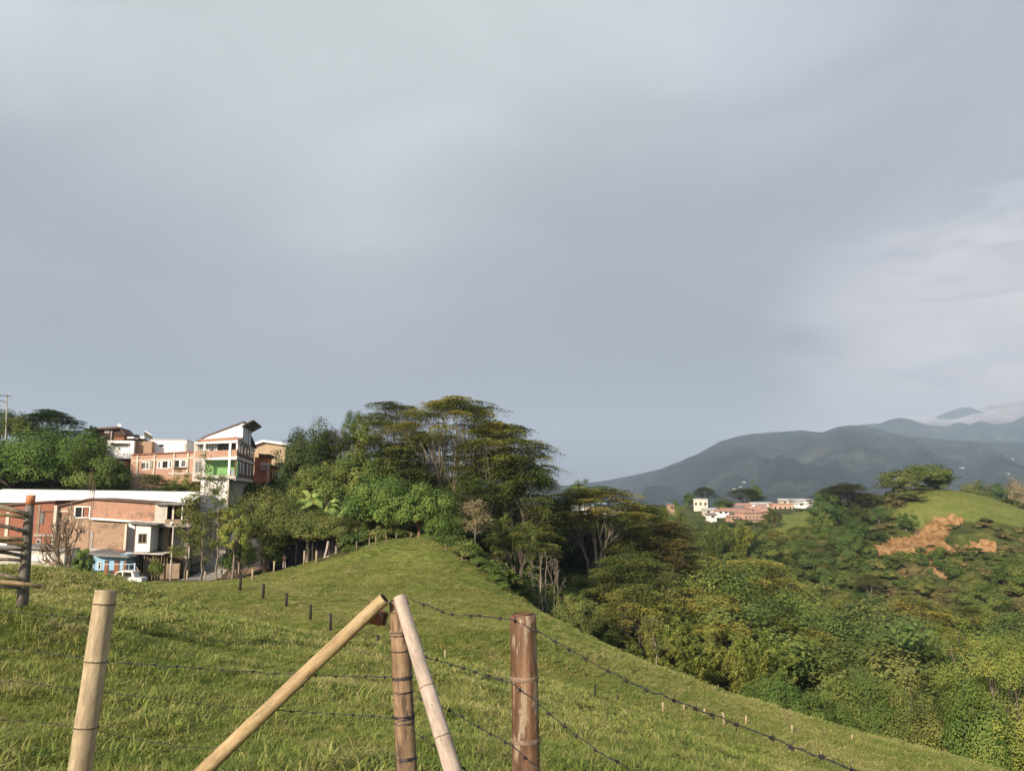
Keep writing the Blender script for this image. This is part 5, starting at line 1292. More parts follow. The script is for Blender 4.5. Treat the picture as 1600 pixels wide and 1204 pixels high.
TH = math.radians(12)
BLD = []
class B:
    """a building front in photo pixels: the wall plane passes the pixel (px0,py0) at depth Y and is turned by th"""
    def __init__(s, name, label, cat, px0, py0, Y, th=TH, group=None):
        s.Y = Y; s.th = th; s.o = at(px0, py0, Y); s.root = empty(name, s.o, th); tag(s.root, label, cat, group); BLD.append(s.root)
        s.c, s.s = math.cos(th), math.sin(th)
    def u(s, px, d=0.0, py=None):
        """local x on the plane lying d behind the front that shows at column px"""
        ox = s.o.x - d * s.s; oy = s.o.y + d * s.c
        k = (px - 800) / F * (CP + SP * s.o.z / s.Y) / 1.0
        return (k * oy - ox) / (s.c - k * s.s)
    def v(s, py, px, d=0.0):
        x = s.u(px, d); Yp = s.o.y + x * s.s + d * s.c
        return at(px, py, Yp).z - s.o.z
    def rect(s, x0, x1, y0, y1, d=0.0):
        xm = (x0 + x1) / 2
        return s.u(x0, d), s.u(x1, d), s.v(y1, xm, d), s.v(y0, xm, d)
    def box(s, name, x0, x1, y0, y1, d0, d1, mat, parent=None, ref=None):
        a, b, z0, z1 = s.rect(x0, x1, y0, y1, d0 if ref is None else ref)
        return MB().box((a, d0, z0), (b, d1, z1)).build(name, M[mat], parent or s.root)
    def poly(s, name, pts, d0, d1, mat, parent=None):
        P = [(s.u(p, d0), s.v(q, p, d0)) for p, q in pts]
        a = sum(P[i][0] * P[(i + 1) % len(P)][1] - P[(i + 1) % len(P)][0] * P[i][1] for i in range(len(P)))
        if a < 0: P.reverse()
        return MB().prism(P, d0, d1).build(name, M[mat], parent or s.root)
    def window(s, x0, x1, y0, y1, d=0.0, frame='white_wall', pane='glass_dark', mull=1, fw=.07, proud=.05, name='window'):
        a, b, z0, z1 = s.rect(x0, x1, y0, y1, d)
        mb = MB(); q = d - proud
        mb.box((a, q, z1 - fw), (b, d + .002, z1)); mb.box((a, q, z0), (b, d + .002, z0 + fw)); mb.box((a, q, z0 + fw), (a + fw, d + .002, z1 - fw)); mb.box((b - fw, q, z0 + fw), (b, d + .002, z1 - fw))
        for i in range(mull):
            x = a + (b - a) * (i + 1) / (mull + 1); mb.box((x - fw * .35, q + .006, z0 + fw), (x + fw * .35, d + .002, z1 - fw))
        f = mb.build(name, M[frame], s.root)
        MB().box((a + fw, d - .02, z0 + fw), (b - fw, d + .001, z1 - fw)).build('pane', M[pane], f)
        return f
    def side(s, name, x, y0, y1, L0, L1, d, mat, parent=None, t=.02, slope=0.0):
        """thin piece on the right side wall (plane local x = const) from depth L0 to L1 behind the front"""
        ux = s.u(x, d); z0, z1 = y0, y1
        mb = MB(); mb.add([(ux, L0, z0), (ux + t, L0, z0), (ux + t, L1, z0 + slope * (L1 - L0)), (ux, L1, z0 + slope * (L1 - L0)), (ux, L0, z1), (ux + t, L0, z1), (ux + t, L1, z1 + slope * (L1 - L0)), (ux, L1, z1 + slope * (L1 - L0))],
                         [(0, 3, 2, 1), (4, 5, 6, 7), (0, 1, 5, 4), (1, 2, 6, 5), (2, 3, 7, 6), (3, 0, 4, 7)])
        return mb.build(name, M[mat], parent or s.root)

# --- long white-roofed shed behind the brick houses
b = B('warehouse', 'long low warehouse with a white sheet roof behind the brick houses', 'warehouse', 0, 800, 104, math.radians(4))
a0, a1 = b.u(-60), b.u(290)
z_e = b.v(787, 0); z_r = b.v(764, 0)
mb = MB(); mb.add([(a0, 0, b.v(783, -60)), (a1, 0, b.v(787, 290)), (a1, 9, b.v(768, 290) + .05), (a0, 9, b.v(763, -60) + .05), (a0, 0, b.v(783, -60) - .12), (a1, 0, b.v(787, 290) - .12), (a1, 9, b.v(768, 290) - .07), (a0, 9, b.v(763, -60) - .07)],
                  [(0, 1, 2, 3), (7, 6, 5, 4), (0, 4, 5, 1), (1, 5, 6, 2), (2, 6, 7, 3), (3, 7, 4, 0)]); mb.build('roof', M['white_roof'], b.root)
mb = MB(); mb.box((a0 + .3, .6, b.v(860, 0)), (a1 - .3, 8.6, b.v(790, 290) - .1)); mb.build('wall', M['concrete'], b.root)
mb = MB(); mb.box((a0, -.10, b.v(768, 0)), (a1, -.02, b.v(786.5, 120) )); 
b.poly('fascia', [(-60, 765), (290, 769), (290, 787), (-60, 784)], -.14, -.01, 'white_roof')

# --- dark brick house at the far left
b = B('brick_house', 'dark red brick house behind the gate rails', 'house', 40, 865, 94, math.radians(6))
b.poly('wall', [(-60, 795), (78, 782), (78, 868), (-60, 868)], 0, 7, 'brick_red')
b.box('column', 78.5, 83, 789, 856, -.12, .3, 'cream')
b.box('pier', 53, 57, 788, 836, -.06, 0, 'mud_wall')
b.box('pier', 4, 9, 800, 860, -.08, 0, 'cream')
b.poly('roof', [(-62, 793), (54, 782.5), (80, 781), (80, 783.5), (54, 785), (-62, 796)], -.3, 7.2, 'roof_brown')
b.window(56.5, 64, 800, 818, 0, 'steel', 'glass_grey', 0)
f = b.box('vent', 55, 62, 841, 850, -.05, 0, 'concrete'); b.box('opening', 56.5, 59.5, 843.5, 848, -.07, -.045, 'glass_dark', f)
b.box('ledge', 50, 78, 834, 838, -.08, 0, 'concrete'); b.box('ledge', 60, 80, 797.5, 799.5, -.10, 0, 'roof_brown')
b = B('lean_to', 'low white panelled lean-to under the dark red brick house', 'shed', 60, 880, 90, math.radians(6))
b.box('wall', -60, 100, 858, 895, .4, 4, 'conc_pale'); b.box('panel', 46, 80, 865.5, 876, .30, .37, 'white_metal'); b.box('panel', -60, 8, 846, 860, .2, .36, 'white_metal')
b.poly('roof', [(-60, 850), (48, 853), (100, 859), (100, 862), (48, 857.5), (-60, 853)], 0, 4, 'roof_grey')
b.box('pillar', 80, 88, 862, 889, .1, .36, 'concrete')

# --- gabled brick house
b = B('brick_house', 'long gabled brick house with a white gutter band', 'house', 140, 865, 95, math.radians(5))
b.poly('gable_wall', [(83, 790), (133, 779), (238, 786), (246, 790), (246, 812), (244, 822), (83, 800)], -.02, 7, 'brick_gable')
b.poly('wall', [(83, 800.5), (196, 815), (196, 872), (83, 872)], .12, 6.9, 'brick_tan')
b.poly('roof', [(81, 789.5), (133, 777.6), (239, 784.6), (239, 786.4), (133, 779.6), (81, 792)], -.35, 7.3, 'roof_brown')
b.poly('gutter', [(135, 808), (240, 815.5), (240, 818), (135, 811)], -.4, -.02, 'white_wall')
b.window(111, 136, 790.5, 809, -.02, 'white_wall', 'glass_dark', 1, .12)
b.box('curtain', 126, 135, 793, 807, -.052, -.045, 'brick_red')
b.box('pier', 99, 106, 790, 800, -.06, -.02, 'brick_tan')
b.box('lintel', 84, 102, 797, 799, -.07, -.02, 'cream')
b.box('pier', 139, 143, 830, 858, .06, .12, 'concrete')
b.box('pier', 192, 195.5, 818, 862, .04, .12, 'cream')
b.poly('plinth', [(140, 856.5), (166, 858.5), (166, 863), (140, 862)], -.5, .11, 'conc_pale')
b.poly('tarp', [(178, 858), (194, 860), (194, 868), (178, 864)], -.6, .1, 'brick_block')
# --- white cabin on stilts and concrete porch
b = B('stilt_cabin', 'white boarded cabin with one window raised on sticks', 'cabin', 215, 862, 93.5, math.radians(5))
b.box('wall', 210, 233.5, 818, 862, 0, 2.6, 'white_metal')
b.poly('side_screen', [(197, 817), (208, 819), (208, 863), (197, 862)], .15, .3, 'net_grey')
b.poly('white_sheet', [(198, 816.5), (208, 817.5), (208, 826), (198, 822)], .05, .12, 'white_wall')
b.box('post', 208, 209.6, 818, 863, -.02, .12, 'roof_brown')
b.window(214.5, 228, 833, 848.5, 0, 'mud_wall', 'glass_dark', 1, .10)
b.poly('roof', [(195, 814.5), (243, 818.5), (243, 820), (195, 817)], -.6, 3.0, 'roof_grey')
b.poly('floor_slab', [(196, 862.5), (256, 864.5), (256, 866.5), (196, 864.5)], -.35, 3.0, 'conc_pale')
for i, px in enumerate(np.linspace(199, 262, 15)):
    b.box('stilt', px - .5, px + .6, 866.5 if px < 255 else 868, 905, .05 + .25 * (i % 3), .14 + .25 * (i % 3), 'bamboo_stick')
b.box('back_wall', 200, 285, 868, 906, 2.2, 2.6, 'dark_wood')
b.box('mud_panel', 226, 248, 868, 900, .9, 1.1, 'mud_wall'); b.box('mud_panel', 252, 282, 880, 904, .5, .8, 'mud_wall')
b = B('porch_house', 'unfinished concrete house with an open upper porch', 'house', 262, 862, 95.5, math.radians(5))
b.box('floor_slab', 240, 296, 818.5, 823, -.4, 5, 'concrete'); b.box('end_wall', 238, 255, 787, 820, 0, .25, 'conc_pale')
b.box('back_wall', 240, 300, 790, 862, 2.6, 5, 'mud_wall'); b.box('parapet', 255.5, 292, 811, 818, -.1, .1, 'mud_wall')
b.box('roof_slab', 238, 298, 785, 788.5, -.5, 5, 'roof_grey'); b.box('column', 255, 257, 789, 811, 0, .2, 'cream'); b.box('column', 265, 268, 789, 811, .5, .7, 'cream'); b.box('column', 280, 281.5, 789, 811, 0, .2, 'white_wall')
f = b.box('door', 261, 265, 793, 818, 2.52, 2.6, 'glass_dark')
b.box('door', 243.5, 252, 831, 856, 1.2, 1.3, 'glass_grey'); b.box('wall', 234, 243, 822, 862, 1.3, 2.5, 'brick_pink'); b.box('wall', 252.5, 262, 824, 863, 1.0, 2.5, 'mud_wall')
b.box('wall', 262.5, 296, 824, 890, 2.0, 2.5, 'concrete'); b.box('lower_slab', 240, 264, 862, 864.5, -.3, 2.5, 'conc_pale')
# --- little blue house with dark roof
b = B('blue_house', 'small light blue house with brown doors under a dark roof', 'house', 170, 900, 91, math.radians(6))
b.box('wall', 144, 196, 866, 908, 0, 4, 'blue_paint'); b.box('plinth', 144, 196, 890.5, 908, -.05, 0, 'net_grey')
b.poly('roof', [(136, 861), (150, 864), (197, 868.5), (200, 871), (150, 869), (136, 865)], -.9, 4.2, 'roof_grey')
for x0, x1 in ((162, 167.5), (177, 184.5)):
    f = b.box('door', x0, x1, 878, 906, -.09, -.052, 'door_wood'); b.box('lintel', x0 - .5, x1 + .5, 875.5, 877.5, -.1, -.0, 'dark_wood', f)
b.window(151.5, 157, 877, 889, 0, 'white_wall', 'glass_dark', 0)
b.box('door', 192, 196, 876, 905, -.04, 0, 'door_wood')
# pale blue wire gate
b = B('metal_gate', 'pale blue metal frame gate before the blue house', 'gate', 172, 900, 88, math.radians(2))
g0 = H1(at(172, 900, 88).x, 88) - b.o.z
for px in (137, 145, 190, 209.5): 
    a = b.u(px); MB().box((a - .07, -.07, g0 - .3), (a + .07, .07, b.v(879, px))).build('post', M['blue_metal'], b.root)
for y in (880.5, 899): b.box('rail', 137, 209, y, y + 1.2, -.03, .03, 'blue_metal')
for px in (141, 152, 200): b.box('bar', px, px + .7, 881, 899, -.02, .02, 'cut_orange' if px == 141 else 'blue_metal')
b.poly('brace', [(209, 883), (210, 883), (228, 905), (227, 905)], -.04, .03, 'stake')

# --- upper row ------------------------------------------------------
b = B('timber_house', 'dark brown timber house with a white dish on its ridge', 'house', 172, 690, 132)
b.box('wall', 140, 173, 670, 700, 0, 6, 'dark_wood'); b.box('end_wall', 173, 193, 676, 700, .2, 8, 'door_wood')
b.poly('gable', [(173, 676), (176, 669), (182, 667), (193, 677), (193, 682), (173, 682)], .1, .3, 'dark_wood')
b.poly('roof', [(138, 669), (182, 666), (184, 668), (182, 669), (138, 671.5)], -.6, 7, 'roof_brown'); b.poly('roof_edge', [(181, 666), (184, 667), (195, 678), (193.5, 679)], -.3, 7, 'roof_brown')
b.box('post', 172, 174, 671, 690, -.1, .12, 'concrete'); b.box('window', 162, 170, 672, 676, -.05, 0, 'curtain')
dsh = MB(); c0 = Vector((b.u(184), .2, b.v(664.5, 184))); dsh.tube([c0 + Vector((0, 0, 0)), c0 + Vector((.05, -.12, .05))], [.12, .34], 12); dsh.tube([c0 - Vector((0, 0, .5)), c0], .03, 6); dsh.build('satellite_dish', M['white_metal'], b.root)
b = B('balcony_house', 'white house with a balcony and a bare brick side', 'house', 190, 750, 124)
b.box('wall', 163, 205.5, 688, 714.5, .9, 8, 'white_wall'); b.box('lintel', 163, 205.5, 688, 692, 0, .9, 'white_wall'); b.box('pier', 200, 205.5, 692, 714, 0, .9, 'white_wall')
b.box('balcony_floor', 174, 205.5, 712.5, 716, -.25, .9, 'white_wall'); b.box('balcony_parapet', 176, 199.5, 702, 712.5, -.1, 0, 'white_wall')
b.box('opening', 169, 196, 693, 698, .82, .9, 'curtain'); b.box('opening', 181, 184, 699, 712, .8, .9, 'glass_grey')
b.box('side_wall', 206, 234, 689, 714, 1.2, 8, 'brick_tan'); b.box('lower_wall', 176, 201, 717, 760, .6, 8, 'brick_red'); b.box('pillar', 187.5, 191, 718, 745, .5, .6, 'concrete'); b.box('downpipe', 199.5, 201.2, 717, 752, .45, .6, 'glass_dark')
b.box('roof_slab', 194, 204, 682, 684.5, 0, 3, 'white_roof'); b.box('shade', 194, 203, 684.6, 687.5, .4, 3, 'dark_wood')
b = B('mound_roof', 'low brown tiled roof behind the white balcony house', 'roof', 212, 690, 138)
b.poly('roof', [(203, 692), (204, 683), (212, 678), (219, 683), (224, 692)], 0, 5, 'roof_brown'); b.box('white_slab', 218, 225, 681, 685, -.5, 2, 'white_roof')
b = B('white_block', 'plain white rendered block above the long brick house', 'house', 262, 705, 128)
b.box('wall', 234.5, 291, 687, 712, 0, 8, 'white_wall'); b.box('vent', 248, 255, 694, 697.5, -.03, 0, 'glass_dark'); b.box('side_wall', 232.6, 234.3, 689, 709, .1, 8, 'dark_wood')
b.box('recess', 287.5, 291, 693, 704, -.04, 0, 'conc_pale'); b.box('coping', 234, 291.4, 686, 687.2, -.1, 8.1, 'cream')
b = B('solar_heater', 'dark tilted roof panel with a white edge on the skyline', 'panel', 231, 688, 134)
b.poly('panel', [(224.5, 675), (226, 674), (237, 681), (238.5, 687), (237, 688), (225, 681)], 0, .25, 'steel'); b.poly('edge', [(224, 673), (226, 672.6), (238, 680), (236, 680.3)], -.2, -.02, 'white_metal')
b = B('brick_house', 'long sunlit brick house with a row of white framed windows', 'house', 250, 755, 121)
b.poly('wall', [(202, 710), (300, 705.5), (300, 760), (202, 762)], 0, 9, 'brick_pink')
for x in (211, 237.5, 268, 290): b.poly('pilaster', [(x, 711.5 - (x - 202) * .05), (x + 2.3, 711.3 - (x - 202) * .05), (x + 2.3, 745), (x, 745)], -.12, 0, 'cream')
b.poly('band', [(203, 719), (300, 713.5), (300, 716.3), (203, 721.5)], -.08, -.001, 'cream'); b.poly('coping', [(201.5, 709.2), (300.5, 704.4), (300.5, 706), (201.5, 710.8)], -.2, 9, 'brick_red')
b.window(220, 232, 721, 733.5, 0, 'white_wall', 'glass_grey', 1, .13); b.box('shutter', 233, 236, 721, 731, -.1, 0, 'concrete'); b.box('gap', 219, 221, 723, 732, -.1, 0, 'dark_wood')
b.window(244, 250, 720, 731.5, 0, 'white_wall', 'glass_grey', 0, .13); b.window(250.5, 261.5, 719, 732, 0, 'white_wall', 'glass_dark', 0, .13); b.window(261.5, 267, 719, 731, 0, 'white_wall', 'glass_grey', 0, .13)
b.window(270, 279.5, 717.5, 731, 0, 'white_wall', 'glass_dark', 0, .13); b.window(280, 289.5, 717.5, 730, 0, 'white_wall', 'glass_grey', 0, .13); b.box('sill', 269, 291, 730, 731.5, -.25, 0, 'dark_wood')
b.box('base_band', 262, 300, 738, 741, -.15, 0, 'cream')

# --- the main four storey building
b = B('apartment_building', 'tall building on the slope with a green balcony wall and brown brick side', 'building', 368, 750, 116)
f0 = lambda q, p=360: b.v(q, p)
Ls = 22.0
ux = b.u(368)
# core set back behind the open fronts
b.box('core_wall', 300, 366, 690, 752, 1.7, Ls, 'conc_pale')
MB().add([(ux - 6, 1.7, f0(752)), (ux, 0.0, f0(752)), (ux, Ls, f0(752)), (ux - 6, Ls, f0(752)), (ux - 6, 1.7, f0(690)), (ux, 0.0, f0(690)), (ux, Ls, f0(690)), (ux - 6, Ls, f0(690))],
         [(0, 3, 2, 1), (4, 5, 6, 7), (1, 2, 6, 5), (2, 3, 7, 6), (3, 0, 4, 7)]) 
zs = {k: f0(k) for k in (682, 686, 691, 702, 713, 717, 741, 745, 750)}
# side wall, brown brick, with pale slab bands
sw = MB(); sw.box((ux - .25, 0, zs[745]), (ux, Ls, zs[686])); sw.build('side_wall', M['brick_brown'], b.root)
mb = MB(); mb.add([(ux - .25, 2.5, zs[686]), (ux - .25, Ls, zs[686]), (ux - .25, 10, zs[686] + 2.0), (ux, 2.5, zs[686]), (ux, Ls, zs[686]), (ux, 10, zs[686] + 2.0)], [(0, 1, 2), (5, 4, 3), (0, 3, 4, 1), (1, 4, 5, 2), (2, 5, 3, 0)]); mb.build('side_gable', M['brick_brown'], b.root)
mb = MB(); mb.add([(ux - .6, 1.8, zs[686] + .02), (ux - .6, 10, zs[686] + 2.1), (ux + .35, 10, zs[686] + 2.1), (ux + .35, 1.8, zs[686] + .02), (ux - .6, 1.8, zs[686] + .18), (ux - .6, 10, zs[686] + 2.28), (ux + .35, 10, zs[686] + 2.28), (ux + .35, 1.8, zs[686] + .18)], [(0, 1, 2, 3), (7, 6, 5, 4), (0, 4, 5, 1), (1, 5, 6, 2), (2, 6, 7, 3), (3, 7, 4, 0)])
mb.add([(ux - .6, 10, zs[686] + 2.1), (ux - .6, Ls + .6, zs[686] - .05), (ux + .35, Ls + .6, zs[686] - .05), (ux + .35, 10, zs[686] + 2.1), (ux - .6, 10, zs[686] + 2.28), (ux - .6, Ls + .6, zs[686] + .13), (ux + .35, Ls + .6, zs[686] + .13), (ux + .35, 10, zs[686] + 2.28)], [(0, 1, 2, 3), (7, 6, 5, 4), (0, 4, 5, 1), (1, 5, 6, 2), (2, 6, 7, 3), (3, 7, 4, 0)]); mb.build('gable_roof', M['roof_brown'], b.root)
for z0, z1 in ((zs[691] - .12, zs[691] + .30), (zs[717], zs[713] + .1), (zs[750], zs[745])):
    MB().box((ux - .3, -.15, z0), (ux + .12, Ls + .1, z1)).build('slab_band', M['conc_pale'], b.root)
# roof slab and brick parapet on the front
b.poly('parapet', [(304, 686.5), (368, 682), (368, 687), (304, 691)], -.1, .25, 'brick_gable')
b.poly('slab_band', [(300, 691.2), (368, 687.2), (368, 691.3), (300, 693.5)], -.25, 1.7, 'white_wall')
b.poly('slab_band', [(312, 715.5), (368, 713), (368, 717.5), (312, 718)], -.3, 1.7, 'white_wall')
b.poly('balcony_front', [(302, 705), (368, 702), (368, 712.9), (302, 715)], -.12, .05, 'brick_pink')
b.poly('slab_band', [(300, 741), (368, 743), (368, 748), (300, 745)], -.35, 1.7, 'conc_pale')
b.box('green_wall', 320, 368, 718.5, 743, 1.45, 1.68, 'green_paint'); b.box('green_side', 366.5, 369.4, 718.5, 743, .05, 1.4, 'green_paint', ref=0)
for x0, x1 in ((355, 358.5), (315, 318)): b.box('column', x0, x1, 692, 742, -.2, .1, 'white_wall')
b.box('column', 366.3, 369, 692, 702, -.14, .15, 'white_wall')
b.box('recess', 338, 355, 693, 702.5, 1.55, 1.69, 'glass_dark'); b.box('recess', 359, 366, 693, 702, 1.5, 1.69, 'mud_wall')
b.window(319, 327, 693.5, 705, .9, 'white_wall', 'curtain', 1, .10); b.window(327.5, 337, 693.5, 705, .9, 'white_wall', 'curtain', 1, .10); b.box('upper_wall', 303, 337.5, 692, 706, .95, 1.68, 'conc_pale')
b.window(305, 313, 695, 704, .94, 'cream', 'glass_grey', 1, .1)
b.window(303, 314, 720, 738, 1.66, 'conc_pale', 'glass_grey', 1, .1)
b.box('railing', 359, 366, 734, 742, -.05, 0, 'translucent_sheet')
def sidewin(L0, L1, z0, z1, shutter=True):
    f = MB().box((ux, L0, z0), (ux + .05, L1, z1)).build('window', M['white_metal' if shutter else 'steel'], b.root)
    MB().box((ux + .052, L0 + .1, z0 + .1), (ux + .06, (L0 + L1) / 2, z1 - .1)).build('pane', M['glass_dark'], f)
for L0 in (1.2, 4.2, 8.2, 12.0, 15.5, 18.6): sidewin(L0, L0 + 2.0, zs[702] - .35, zs[691] - .2)
for L0 in (2.6, 6.4, 11.5, 16.0): sidewin(L0, L0 + 2.2, zs[741] + .3, zs[717] - .25)
# lower storeys
b.box('lower_wall', 314, 356, 748, 800, .4, 6, 'white_wall'); b.box('lower_wall', 345, 366, 748, 806, 1.4, 18, 'concrete'); b.box('column', 355, 358, 748, 800, -.1, .35, 'cream')
MB().box((ux - 1.8, 1.6, f0(806)), (ux - 1.2, 17, zs[750] - .02)).build('lower_side', M['conc_pale'], b.root)
for i, L0 in enumerate((2.2, 5.0, 8.0, 11.2, 14.0)):
    MB().box((ux - 1.2, L0, f0(790)), (ux - 1.14, L0 + 1.3, f0(762))).build('opening', M['glass_dark'], b.root)
for L0 in (1.5, 6.6, 13.0): MB().box((ux - 1.2, L0, f0(806)), (ux - .9, L0 + .4, zs[750] - .02)).build('pillar', M['cream'], b.root)
b.window(319, 333, 755, 768, .4, 'white_wall', 'curtain', 1, .1)
# white penthouse with shed roof and steel canopy
b.poly('penthouse_wall', [(312, 684), (320, 680), (376, 658.5), (376, 690), (312, 690)], 3.0, 9.0, 'white_wall')
b.poly('penthouse_roof', [(310, 684), (320, 679), (377, 657.4), (377, 658.9), (320, 680.6), (310, 685.5)], 2.8, 9.2, 'roof_brown')
cx = b.u(376, 3.0); zt = b.v(658.5, 376, 3.0)
MB().box((cx, 3.2, zs[686] - .3), (cx + .08, 13, zt - .85)).build('penthouse_side', M['translucent_sheet'], b.root)
for L0 in (3.6, 6.2, 9.4): MB().box((cx + .08, L0, zs[686]), (cx + .2, L0 + 1.3, zt - .95)).build('window', M['white_metal'], b.root)
cn = MB()
e0 = Vector((cx - .1, 2.4, zt - .75)); e1 = Vector((cx + 1.5, 2.4, zt + .25)); e2 = Vector((cx + 1.5, 14, zt + .25)); e3 = Vector((cx - .1, 14, zt - .75)); up = Vector((0, 0, .09))
cn.add([e0, e1, e2, e3, e0 + up, e1 + up, e2 + up, e3 + up], [(3, 2, 1, 0), (4, 5, 6, 7), (0, 1, 5, 4), (1, 2, 6, 5), (2, 3, 7, 6), (3, 0, 4, 7)]); cn = cn.build('canopy', M['translucent_sheet'], b.root)
fr = MB()
for k in range(4):
    t = k / 3; fr.tube([e0.lerp(e3, t) - up * .6, e1.lerp(e2, t) - up * .6], .09, 4)
    fr.tube([e0.lerp(e1, t) - up * 1.3, e3.lerp(e2, t) - up * 1.3], .09, 4)
fr.build('canopy_frame', M['steel'], cn)

# --- orange, ochre and tan houses behind
b = B('gable_house', 'tan rendered house with a white roof edge beside the dark tree', 'house', 420, 735, 146)
b.poly('wall', [(394, 695), (409, 689.5), (438, 693.5), (445, 696), (445, 745), (394, 745)], 0, 8, 'tan_wall'); b.poly('roof', [(393, 692), (408, 686.8), (440, 690.8), (448, 694), (448, 696.5), (438, 694.5), (409, 690), (393, 696)], -.6, 8.5, 'white_roof')
b = B('orange_house', 'orange painted house at the back of the street', 'house', 408, 760, 138)
b.box('wall', 396, 417.5, 714, 780, 0, 6, 'orange_paint'); b.box('upper_wall', 402, 420, 709, 714, -.3, 6, 'orange_paint'); b.poly('roof', [(401, 708), (424, 711), (424, 713), (401, 710)], -.8, 6, 'roof_brown')
b.box('balcony_band', 405, 420, 723, 726, -.6, 0, 'cream'); b.box('balcony_parapet', 405, 420, 726.2, 735, -.5, 0, 'brick_pink'); b.box('pole', 416.5, 418, 726, 775, -.7, -.55, 'conc_pale')
b = B('ochre_house', 'ochre house with narrow windows next to the orange one', 'house', 427, 760, 142)
b.poly('wall', [(418, 726), (433, 731), (433, 775), (418, 775)], 0, 6, 'ochre'); b.poly('roof', [(417, 723.5), (435, 729.5), (435, 731.5), (417, 726)], -.5, 6, 'roof_brown')
for x in (422, 427, 430): b.window(x, x + 2, 738, 750, 0, 'dark_wood', 'glass_dark', 0, .05)
b.box('low_wall', 433.5, 442, 738, 765, .5, 4, 'white_wall')

# --- street, verge kerb, shade netting, retaining walls
def ribbon(name, pl, pr, mat, lift=.05, kind='structure', nu=6, nv=40):
    V = []
    def samp(p, t):
        t = t * (len(p) - 1); i = min(int(t), len(p) - 2); f = t - i
        return (p[i][0] * (1 - f) + p[i + 1][0] * f, p[i][1] * (1 - f) + p[i + 1][1] * f)
    for j in range(nv + 1):
        a = samp(pl, j / nv); c = samp(pr, j / nv)
        for i in range(nu + 1):
            t = i / nu; V.append((a[0] * (1 - t) + c[0] * t, a[1] * (1 - t) + c[1] * t))
    V = np.array(V); z = hgt(V[:, 0], V[:, 1]) + lift
    idx = np.arange((nu + 1) * (nv + 1)).reshape(nv + 1, nu + 1)
    Fq = np.stack([idx[:-1, :-1].ravel(), idx[:-1, 1:].ravel(), idx[1:, 1:].ravel(), idx[1:, :-1].ravel()], 1)
    o = link(name, mesh_np(name, np.column_stack([V, z]), Fq, smooth=True), M[mat]); tag(o, kind=kind); return o
def g(px, Y): return ((px - 800) / F * Y, Y)
ribbon('street', [g(268, 86), g(290, 93), g(322, 100), g(352, 112), g(395, 128)], [g(345, 86), g(352, 93), g(360, 100), g(378, 112), g(412, 128)], 'street', .12)
ribbon('kerb', [g(345.5, 86), g(352.5, 93), g(360.5, 100), g(378, 112)], [g(349, 86), g(355, 93), g(363, 100), g(380, 112)], 'conc_pale', .26, nu=1)
def netfence(name, label, pts, h, mat, cat='shade net fence'):
    root = empty(name, (*g(*pts[0]), H1(*g(*pts[0])))); tag(root, label, cat)
    P = [g(*p) for p in pts]; V = []; n = 0; o = root.location; L = []
    for i in range(len(P) - 1):
        for k in range(14):
            t = k / 14; L.append((P[i][0] * (1 - t) + P[i + 1][0] * t, P[i][1] * (1 - t) + P[i + 1][1] * t))
    L.append(P[-1]); F4 = []
    for i, (x, y) in enumerate(L):
        z = H1(x, y); zz = h + .08 * math.sin(i * 1.3); w = .06 * math.sin(i * 2.1)
        for dy in (0, .03): V += [(x - o.x, y + dy + w - o.y, z - .4 - o.z), (x - o.x, y + dy + w - o.y, z + zz - o.z)]
    for i in range(len(L) - 1):
        a = i * 4; F4 += [(a, a + 4, a + 5, a + 1), (a + 2, a + 3, a + 7, a + 6), (a + 1, a + 5, a + 7, a + 3)]
    link('net', mesh_np('net', np.array(V), np.array(F4), smooth=False), M[mat], root)
    for i in range(0, len(L), 7):
        x, y = L[i]; z = H1(x, y); MB().tube([(x - o.x, y - .08 - o.y, z - .3 - o.z), (x - o.x, y - .08 - o.y, z + h + .15 - o.z)], .05, 6).build('post', M['bark'], root)
netfence('shade_net_fence', 'black shade netting stretched behind the spreading olive trees', [(430, 96.5), (470, 96), (520, 94), (548, 92)], 2.6, 'net_black')
netfence('shade_net_fence', 'greyish tarpaulin wall at the bend of the street left of the tan trunk', [(372, 101), (400, 101), (432, 99)], 3.6, 'net_grey', 'tarpaulin')
b = B('retaining_wall', 'rough grey retaining wall behind the slim street trees', 'wall', 315, 870, 101, math.radians(8))
b.poly('wall', [(284, 800), (352, 812), (352, 868), (284, 885)], 0, 1.2, 'concrete'); b.box('buttress', 300, 304, 812, 880, -.3, 0, 'conc_pale'); b.box('buttress', 330, 333, 815, 872, -.3, 0, 'conc_pale')
# shack roof glimpsed over the netting
b = B('shack', 'dark shack with a thin white roof edge over the netting', 'shack', 415, 850, 106, math.radians(4))
b.box('wall', 385, 470, 833, 875, 0, 3, 'dark_wood'); b.poly('roof', [(383, 829), (398, 828), (472, 842), (472, 844.5), (398, 831), (383, 832)], -.5, 3.3, 'roof_grey')
b = B('pale_trunk', 'broken whitish forked trunk at the end of the netting', 'stump', 509, 878, 90)
zb = H1(at(509, 878, 90).x, 90) - b.o.z
q = MB()
for pts, r in (([(506, 882), (507, 870), (510, 858), (512, 845)], .14), ([(507, 872), (513, 868), (514, 876)], .12), ([(513, 868), (515, 881)], .1)):
    q.tube([(b.u(p), 0, b.v(s_, p)) for p, s_ in pts], r, 7)
q.build('trunk', M['bam_white'], b.root, True)

